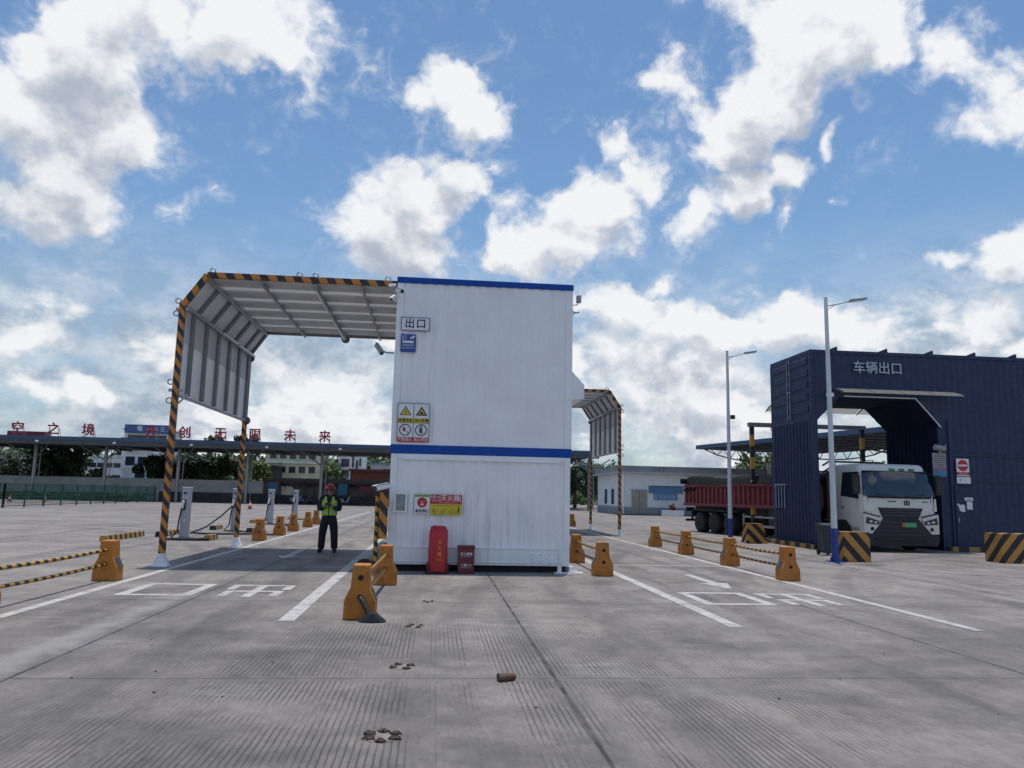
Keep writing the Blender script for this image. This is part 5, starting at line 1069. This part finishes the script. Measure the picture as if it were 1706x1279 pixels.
# ------------------------------------------------------------------ white office
def office():
    t = thing('office_building', 'single-storey white office with grey parapet and tan double door', 'building', (24, 76, 0))
    X0, X1, Y0, Y1, H = 17.8, 46, 72, 84, 3.9
    MB().box(X0, Y0, .75, X1, Y1, H).build('wall', m_stone, t); MB().box(X0-.04, Y0-.04, 0, X1+.04, Y1+.04, .75).build('plinth', m_stone_d, t)
    MB().box(X0-.5, Y0-.5, H, X1+.5, Y1+.5, H+.14).build('cornice', mat('cornice', (.42,.43,.44), .7), t); MB().box(X0-.3, Y0-.3, H+.14, X1+.3, Y1+.3, 4.62).build('parapet', mat('parapet', (.22,.245,.265), .8, var=.15, vs=.5, spots=(.1,.1,.1), spot_amt=.4), t)
    b = MB(); b.box(20.6, Y0-.32, 4.15, 20.68, Y0-.301, 4.5); b.box(20.85, Y0-.32, 4.2, 21.3, Y0-.301, 4.28); b.box(20.85, Y0-.32, 4.36, 21.3, Y0-.301, 4.44); b.box(21.5, Y0-.32, 4.15, 21.58, Y0-.301, 4.5); b.build('faded_mark', mat('mark', (.12,.13,.14), .8), t)
    d = MB().box(18.5, Y0-.06, .15, 20.0, Y0-.041, 2.32).build('door', m_tan, t); MB().box(19.24, Y0-.075, .2, 19.26, Y0-.0605, 2.28).build('door_gap', m_blackp, d); MB().box(19.3, Y0-.09, 1.1, 19.34, Y0-.0605, 1.25).build('handle', m_grey, d); MB().box(18.42, Y0-.08, 2.32, 20.08, Y0-.041, 2.4).build('door_frame', m_grey, d)
    for yy in (76.2, 79.3):
        w_ = MB().box(X0-.03, yy, .95, X0-.001, yy+1.1, 2.45).build('window', mat('blue_glass', (.03,.07,.12), .1), t); MB().box(X0-.06, yy-.05, .88, X0-.001, yy+1.15, .95).build('sill', m_stone, w_)
    MB().box(X0-.9, Y0-1.1, 0, X1, Y0-.5, .12).build('step', m_concd, t)
    MB().tube([(X0-.1,Y0-.12,.1),(X0-.1,Y0-.12,H)], .06, 8).build('downpipe', m_lightw, t)
    s_ = thing('notice_board', 'two-tier blue notice panels on the white office wall', 'sign', (21.8, Y0, 1.5))
    MB().box(20.15, Y0-.06, 2.08, 23.5, Y0-.005, 2.78).build('upper_panel', mat('panel_blue', (.07,.17,.33), .4), s_); MB().box(20.62, Y0-.06, 1.45, 22.95, Y0-.005, 2.06).build('lower_panel', mat('panel_blue2', (.09,.22,.42), .4, var=.3, vs=3), s_)
    b = MB()
    for k in range(5): b.box(20.72+.43*k, Y0-.066, 1.58+.06*(k%2), 21.0+.43*k, Y0-.0605, 1.9)
    b.build('picture_tile', mat('tile', (.22,.33,.5), .4), s_)
    MB().box(20.15,Y0-.066,2.70,23.5,Y0-.0605,2.78).build('top_edge', m_signnavy, s_)
office()
t = thing('planter', 'long white planter with a rust-brown shrub before the office wall', 'planter', (22, 70.4, 0))
MB().box(21.0, 70.2, 0, 23.0, 70.7, .52).build('trough', m_stone, t, .02); MB().box(21.05, 70.25, .52, 22.95, 70.65, .54).build('soil', m_rustd, t)
rn = random.Random(2); b = MB()
for k in range(120):
    x, y_, z = rn.gauss(22.0,.18), rn.gauss(70.45,.1), .55+abs(rn.gauss(.2,.18)); s_ = .07; d = Vector((rn.gauss(0,1),rn.gauss(0,1),rn.gauss(0,1))).normalized(); u, v_ = perp(d); p = Vector((x,y_,z)); b.add([p-u*s_-v_*s_*.5, p+u*s_-v_*s_*.5, p+u*s_+v_*s_*.5, p-u*s_+v_*s_*.5], [(0,1,2,3)])
b.build('shrub', mat('rust_leaf', (.16,.055,.03), .8), t)

# ------------------------------------------------------------------ green mesh fence
def fence(label, pts, H):
    t = thing('mesh_fence', label, 'fence', (*pts[0], 0))
    b = MB()
    for (p, q_) in zip(pts, pts[1:]):
        p3, q3 = Vector((*p,0)), Vector((*q_,0)); L = (q3-p3).length; n_ = max(1, round(L/3)); 
        for i in range(n_+1):
            c_ = p3+(q3-p3)*i/n_; MB().box(c_.x-.045, c_.y-.045, 0, c_.x+.045, c_.y+.045, H+.06).build('post', m_fence, t)
        for z in (.12, H*.47, H): b.bar(p3+Vector((0,0,z)), q3+Vector((0,0,z)), .035, .05)
        k = 0
        while k*.20 < L: c_ = p3+(q3-p3)*(k*.20/L); b.bar(c_+Vector((0,0,.1)), c_+Vector((0,0,H)), .02, .02); k += 1
        for z in [.12+.2*i for i in range(int(H/.2))]: b.bar(p3+Vector((0,0,z)), q3+Vector((0,0,z)), .02, .02)
    b.build('mesh_panel', m_fence, t)
fence('green wire mesh fence running back along the yard edge', [(-29.5,38),(-29.2,56),(-31.0,90)], 1.58)
fence('second green wire mesh fence behind the first along the grey wall', [(-60,83),(-31.2,90)], 1.7)
t = thing('hedge', 'low dark clipped hedge behind the green fence', 'hedge', (-45, 88, 0)); b = MB(); rn = random.Random(9)
for k in range(5000):
    p = Vector((rn.uniform(-62,-32), 89+rn.uniform(-.7,.7), rn.uniform(.05,.85))); u, v_ = perp(Vector((rn.gauss(0,1),rn.gauss(0,1),rn.gauss(0,1)))); s_ = rn.uniform(.12,.25); b.add([p-u*s_-v_*s_*.6, p+u*s_-v_*s_*.6, p+u*s_+v_*s_*.6, p-u*s_+v_*s_*.6], [(0,1,2,3)])
b.build('foliage', m_leafd, t)

# ------------------------------------------------------------------ far walls, market, houses
tag(MB().box(-75, 98, 0, bx(440,98), 98.3, 2.65).build('boundary_wall', m_conc), 'plain grey boundary wall under the long canopy', 'wall')
tag(MB().box(bx(268,96.5), 96.5, 0, bx(450,96.5), 96.9, 1.15).build('dark_wall', m_concd), 'low dark wall at the foot of the grey boundary wall', 'wall')
tag(MB().box(-18, 101, 0, 17.3, 101.3, 2.9).build('market_wall', mat('soot_wall', (.22,.215,.21), .9, var=.5, vs=.5, spots=(.03,.03,.03), spot_amt=.7, spot_s=.9)), 'sooty low wall behind the parked scooters', 'wall')
t = thing('market_shed', 'long dark open shed with low rusty roof behind the person', 'shed', (-14, 103, 0)); x0, x1 = bx(440,100), bx(642,100)
MB().prism([(98.5,2.5),(104,3.1),(104,3.2),(98.5,2.62)], 'x', x0, x1).build('roof', m_rust, t)
for k in range(8): xx = x0+.3+(x1-x0-.6)*k/7; MB().box(xx-.08, 98.7, 0, xx+.08, 98.86, 2.5).build('post', m_shed, t)
MB().box(x0, 100.5, 0, x1, 100.7, 1.0).build('counter', m_shed, t)
for px_, lab in ((456,'blue slatted shutter panel hanging at the shed end nearest the chargers'), (573,'blue slatted shutter panel hanging behind the person')):
    xx = bx(px_, 98.3); tag(MB().box(xx-.55, 98.28, 1.2, xx+.55, 98.34, 2.55).build('shutter', m_tarpblue), lab, 'shutter')
tag(MB().box(bx(600,98.3), 98.28, 1.5, bx(628,98.3), 98.33, 2.3).build('awning_cloth', m_redbox), 'dark red cloth hanging under the shed roof', 'cloth')
def scooter(label, x, y_, col):
    t = thing('scooter', label, 'scooter', (x,y_,0), 'scooters parked by the shed'); mm = mat('scooter_paint', col, .4)
    for dx in (-.6, .6): wheel_parts(t, (x+dx, y_, .27), (0,-1,0), .27, .12)
    MB().prism([(x-.7,.3),(x-.2,.28),(x+.35,.3),(x+.5,.75),(x+.42,1.0),(x+.3,.7),(x+.15,.4),(x-.15,.42),(x-.25,.72),(x-.75,.75)], 'y', y_-.14, y_+.14).build('body_shell', mm, t, .03)
    MB().box(x-.75,y_-.13,.75,x-.2,y_+.13,.85).build('seat', m_blackp, t, .03); MB().tube([(x+.42,y_-.3,1.05),(x+.42,y_+.3,1.05)], .02, 6).build('handlebar', m_blackp, t); MB().ell((x+.5,y_,.92), .08,.09,.09,10,7).build('headlight', m_lightw, t)
for px_, lab, col in ((497,'pale scooter parked nearest the fourth charger',(.35,.36,.38)),(512,'violet scooter parked in the middle of the scooter line',(.10,.09,.25)),(526,'black scooter parked beside the person',(.03,.03,.035)),(578,'silver scooter parked beyond the person',(.4,.4,.46))): scooter(lab, bx(px_,97), 97, col)
def bwin(b, x, y_, z, w_, h): b.box(x, y_-.05, z, x+w_, y_+.02, z+h)
def house(label, px0, px1, Y, H, m, wins, D=8, roof=None, cat='house', name='house', slabs=()):
    x0, x1 = bx(px0, Y), bx(px1, Y); t = thing(name, label, cat, ((x0+x1)/2, Y, 0)); MB().box(x0, Y, 0, x1, Y+D, H).build('wall', m, t)
    MB().box(x0-.25, Y-.3, H, x1+.25, Y+D+.3, H+.3).build('roof', roof or m_whiter, t)
    for (u, z, w_, h) in wins:
        xx = x0+(x1-x0)*u; b = MB(); bwin(b, xx, Y, z, w_, h); f = b.build('window', m_glassw, t); MB().box(xx-.1, Y-.12, z-.12, xx+w_+.1, Y-.001, z-.001).build('sill', m, f)
    for z in slabs: MB().box(x0-.05, Y-.5, z, x1+.05, Y-.002, z+.15).build('balcony_slab', m_whiter, t)
    return t
W2 = lambda n, z, w_=1.1, h=1.3: [(.08+.86*i/n, z, w_, h) for i in range(n)]
house('long pale factory block with small square windows behind the fence', 143, 206, 122, 6.0, m_whiter, W2(4,4.4,1.0,.7)+[(.7,2.6,1.2,.7)])
house('white three-storey house with balconies beside the pale factory', 204, 252, 118, 6.6, m_whiter, W2(2,4.7,1.3,1.3)+[(.45,2.9,1.4,1.2)], slabs=(2.6,4.3))
house('grey-blue roofed house standing above and behind the white one', 200, 265, 150, 10.4, m_whiter, W2(5,8.6,1.3,1.1), roof=mat('slate', (.09,.11,.15), .6))
t = house('cream three-storey terrace with stained front and flat roof', 441, 536, 124, 8.0, m_cream, W2(5,6.5,1.0,.75)+W2(5,4.3,1.0,1.0)+W2(6,2.2,1.3,1.0), roof=m_whiter, slabs=(5.8,))
house('dark-roofed house rising behind the cream terrace', 450, 515, 148, 9.4, m_cream, W2(5,7.6,1.3,1.0), roof=mat('tar_roof', (.07,.07,.075), .8))
house('grey unfinished house with stained lower floors beside the cream terrace', 438, 462, 120, 5.0, m_concd, W2(1,3.2), roof=m_concd)
house('white narrow apartment block with dark stacked balconies', 564, 604, 128, 7.6, m_whiter, [(.10,5.6,1.3,1.3),(.10,3.8,1.3,1.3),(.10,2.0,1.3,1.3),(.55,5.5,.3,1.6),(.72,4.9,.3,1.8),(.85,5.8,.3,1.2),(.55,3.6,.3,1.3)], cat='apartment block', name='apartment_block')
MB().box(bx(574,128), 129, 7.9, bx(592,128), 133, 8.5).build('stair_head', m_whiter, bpy.data.objects['apartment_block'])
house('bare red brick house with low white shopfront beside the container', 584, 650, 114, 4.6, m_brick, [(.1,2.0,1.6,.7),(.45,2.0,1.4,.7),(.75,2.0,1.2,.7)], roof=m_brick)
MB().box(bx(584,113.9)+.05, 113.86, 1.9, bx(650,113.9), 113.9, 2.85).build('shopfront', m_whiter, bpy.data.objects['house.006'] if 'house.006' in bpy.data.objects else None)
house('small grey house behind the bare brick one', 617, 660, 135, 6.4, m_conc, [(.5,4.6,1.3,1.0)], roof=m_roofgrey)
t = house('tall pale block with a blue rooftop name board behind the canopy', 202, 277, 165, 13.2, m_whiter, W2(9,11.4,.9,.8), roof=m_grey, cat='office block', name='office_block')
x0, x1 = bx(202,164.5), bx(280,164.5); bd = MB().box(x0, 164.3, 12.6, x1, 164.7, 14.3).build('name_board', mat('board_blue', (.05,.11,.28), .5), t)
b = MB(); b.text('电', 1.2, (x0+3.0, 164.28, 13.45), depth=.06, bold=.02)
for k in range(4): xx = x0+4.4+k*1.35; b.box(xx, 164.2, 13.0, xx+.9, 164.29, 13.1); b.box(xx, 164.2, 13.4, xx+.9, 164.29, 13.5); b.box(xx+.1, 164.2, 13.8, xx+.8, 164.29, 13.9); b.box(xx+.4, 164.2, 13.1, xx+.5, 164.29, 13.8)
b.build('lettering', m_whiter, bd)
tag(MB().prism([(96,6.76),(97.5,6.76),(97.5,7.85),(96,7.85)], 'x', bx(5,96), bx(68,96)).build('red_hoarding', m_redbox), 'low dark red hoarding on the long canopy roof under the characters', 'hoarding')
t = house('low white-roofed workshop seen under the canopy end', -20, 31, 112, 5.0, m_whiter, [(.6,3.2,1.4,1.0)], roof=m_lightw, cat='workshop', name='workshop')

# ------------------------------------------------------------------ trees
def leafmass(b, c, r, n, sz, rnd, flat_=.75):
    clumps = [(Vector((rnd.gauss(0,.45), rnd.gauss(0,.45), rnd.gauss(0,.40)*flat_))*r, rnd.uniform(.25,.48)*r) for _ in range(16)]
    for _ in range(n):
        cc, cr = clumps[rnd.randrange(16)]
        d = Vector((rnd.gauss(0,1), rnd.gauss(0,1), rnd.gauss(0,1))).normalized()*cr*rnd.uniform(.55,1.08); p = Vector(c)+cc+d
        nn = (d.normalized()+Vector((rnd.gauss(0,.5),rnd.gauss(0,.5),rnd.gauss(.2,.5)))).normalized(); u, v_ = perp(nn); a = rnd.uniform(0,6.28); u, v_ = u*math.cos(a)+v_*math.sin(a), v_*math.cos(a)-u*math.sin(a)
        s_ = sz*rnd.uniform(.6,1.4); b.add([p-u*s_, p-v_*s_*.5, p+u*s_, p+v_*s_*.5], [(0,1,2,3)])
def tree(label, x, y_, H, r, m, n=1500, sz=.28, name='tree', cat='tree'):
    rnd = random.Random(int(x*13+y_*7)); t = thing(name, label, cat, (x,y_,0), 'trees beyond the yard wall'); base = max(H-1.5*r, H*.25)
    b = MB(); top = (x+rnd.uniform(-.3,.3), y_, H-r*.7); b.tube([(x,y_,0),(x+rnd.uniform(-.15,.15),y_,base*.6),top], [.05*r+.1,.04*r+.08,.03], 8)
    for k in range(5): a = rnd.uniform(0,6.28); b.tube([(x,y_,base*rnd.uniform(.7,1)),(x+math.cos(a)*r*.5,y_+math.sin(a)*r*.5,H-r*rnd.uniform(.5,1.1))], [.05,.02], 5)
    b.build('trunk', m_bark, t); b = MB(); leafmass(b, (x,y_,H-r*.85), r, n, sz, rnd); b.build('crown', m, t)
TR = [(20,112,6.6,3.2,0,'dark bushy tree by the white-roofed workshop'),(75,108,7.2,3.6,0,'broad dark tree under the characters 空 and 之'),(105,106,6.8,3.4,0,'dense dark tree merging with the broad one'),(112,107,6.0,2.2,0,'dark round tree beside the pale factory block'),(163,104,3.7,1.7,1,'low green bush before the pale factory'),(190,104,3.0,1.1,2,'light green shrub at the factory corner'),
 (268,107,6.0,2.2,0,'dark tree in front of the white three-storey house'),(290,110,6.8,2.6,0,'dark tree behind the wide canopy post'),(320,106,5.6,2.6,1,'mid green tree rising just above the grey wall'),(345,110,6.3,2.4,0,'dark tall tree behind the second charger'),(372,108,6.0,2.2,1,'feathery bamboo-like tree beside the far striped post'),(428,112,6.0,2.0,2,'light green tree beside the grey unfinished house'),
 (548,128,7.6,3.4,1,'green tree on the slope behind the cream terrace'),(556,116,4.0,1.8,0,'dark shrub before the white apartment block'),(612,142,8.0,3.4,1,'green hillside tree behind the brick house'),(405,175,13.9,2.0,0,'tall crown rising over the canopy roof near the character 限'),(358,178,13.6,1.5,0,'crown rising over the canopy roof under the character 无'),(160,182,12.9,3.0,0,'round crown rising over the roof beside the character 境'),
 (958,108,7.2,3.4,0,'dark tree between the container and the office'),(985,112,6.6,3.0,0,'dark tree behind the far canopy post'),(1015,118,6.8,3.0,1,'tree behind the office parapet'),(1245,96,7.4,3.3,1,'green tree behind the red trailer under the fuel canopy'),(1282,98,7.8,3.3,1,'green tree beside the blue gate edge behind the trailer'),(1450,100,7.2,3.4,0,'dark tree seen through the gate opening')]
for px_, Y, H, r, k, lab in TR: tree(lab, bx(px_,Y), Y, H, r, (m_leafd, m_leafm, m_leafl)[k], n=1900 if r > 2 else 700, sz=.30 if Y < 130 else .42)
# hill with a wood on it
b = MB(); nx, ny = 60, 12; vs = []
for j in range(ny+1):
    for i in range(nx+1):
        x = -190+340*i/nx; y_ = 150+110*j/ny; h = 11*math.sin(math.pi*min(1, j/ny*1.0)*.5)*(1 if x < -5 else max(.25, 1-(x+5)/40)) + .9*math.sin(x*.11+j)+.6*math.sin(x*.31)
        vs.append((x, y_, max(-.2, h if j else -.2)))
b.add(vs, [(j*(nx+1)+i, j*(nx+1)+i+1, (j+1)*(nx+1)+i+1, (j+1)*(nx+1)+i) for j in range(ny) for i in range(nx)], True)
o = struct(b.build('hill', mat('hill_green', (.05,.075,.03), .9, var=.4, vs=.08)))
b = MB(); rnd = random.Random(21)
for k in range(230):
    x = rnd.uniform(-160, 110); y_ = rnd.uniform(148, 215); f = (y_-150)/110; hz = 11*math.sin(math.pi*max(0,f)*.5)*(1 if x < -5 else max(.25, 1-(x+5)/40)); r = rnd.uniform(2.0,3.6)
    if -20 < x < 8 or x < -20: leafmass(b, (x,y_,hz+r*.6), r, 170, .62, rnd)
    else: leafmass(b, (x,y_,hz+r*.4), r*.8, 120, .6, rnd)
o = b.build('wood', m_leafm); o['kind'] = 'stuff'; o['label'] = 'green wooded slope behind the houses'
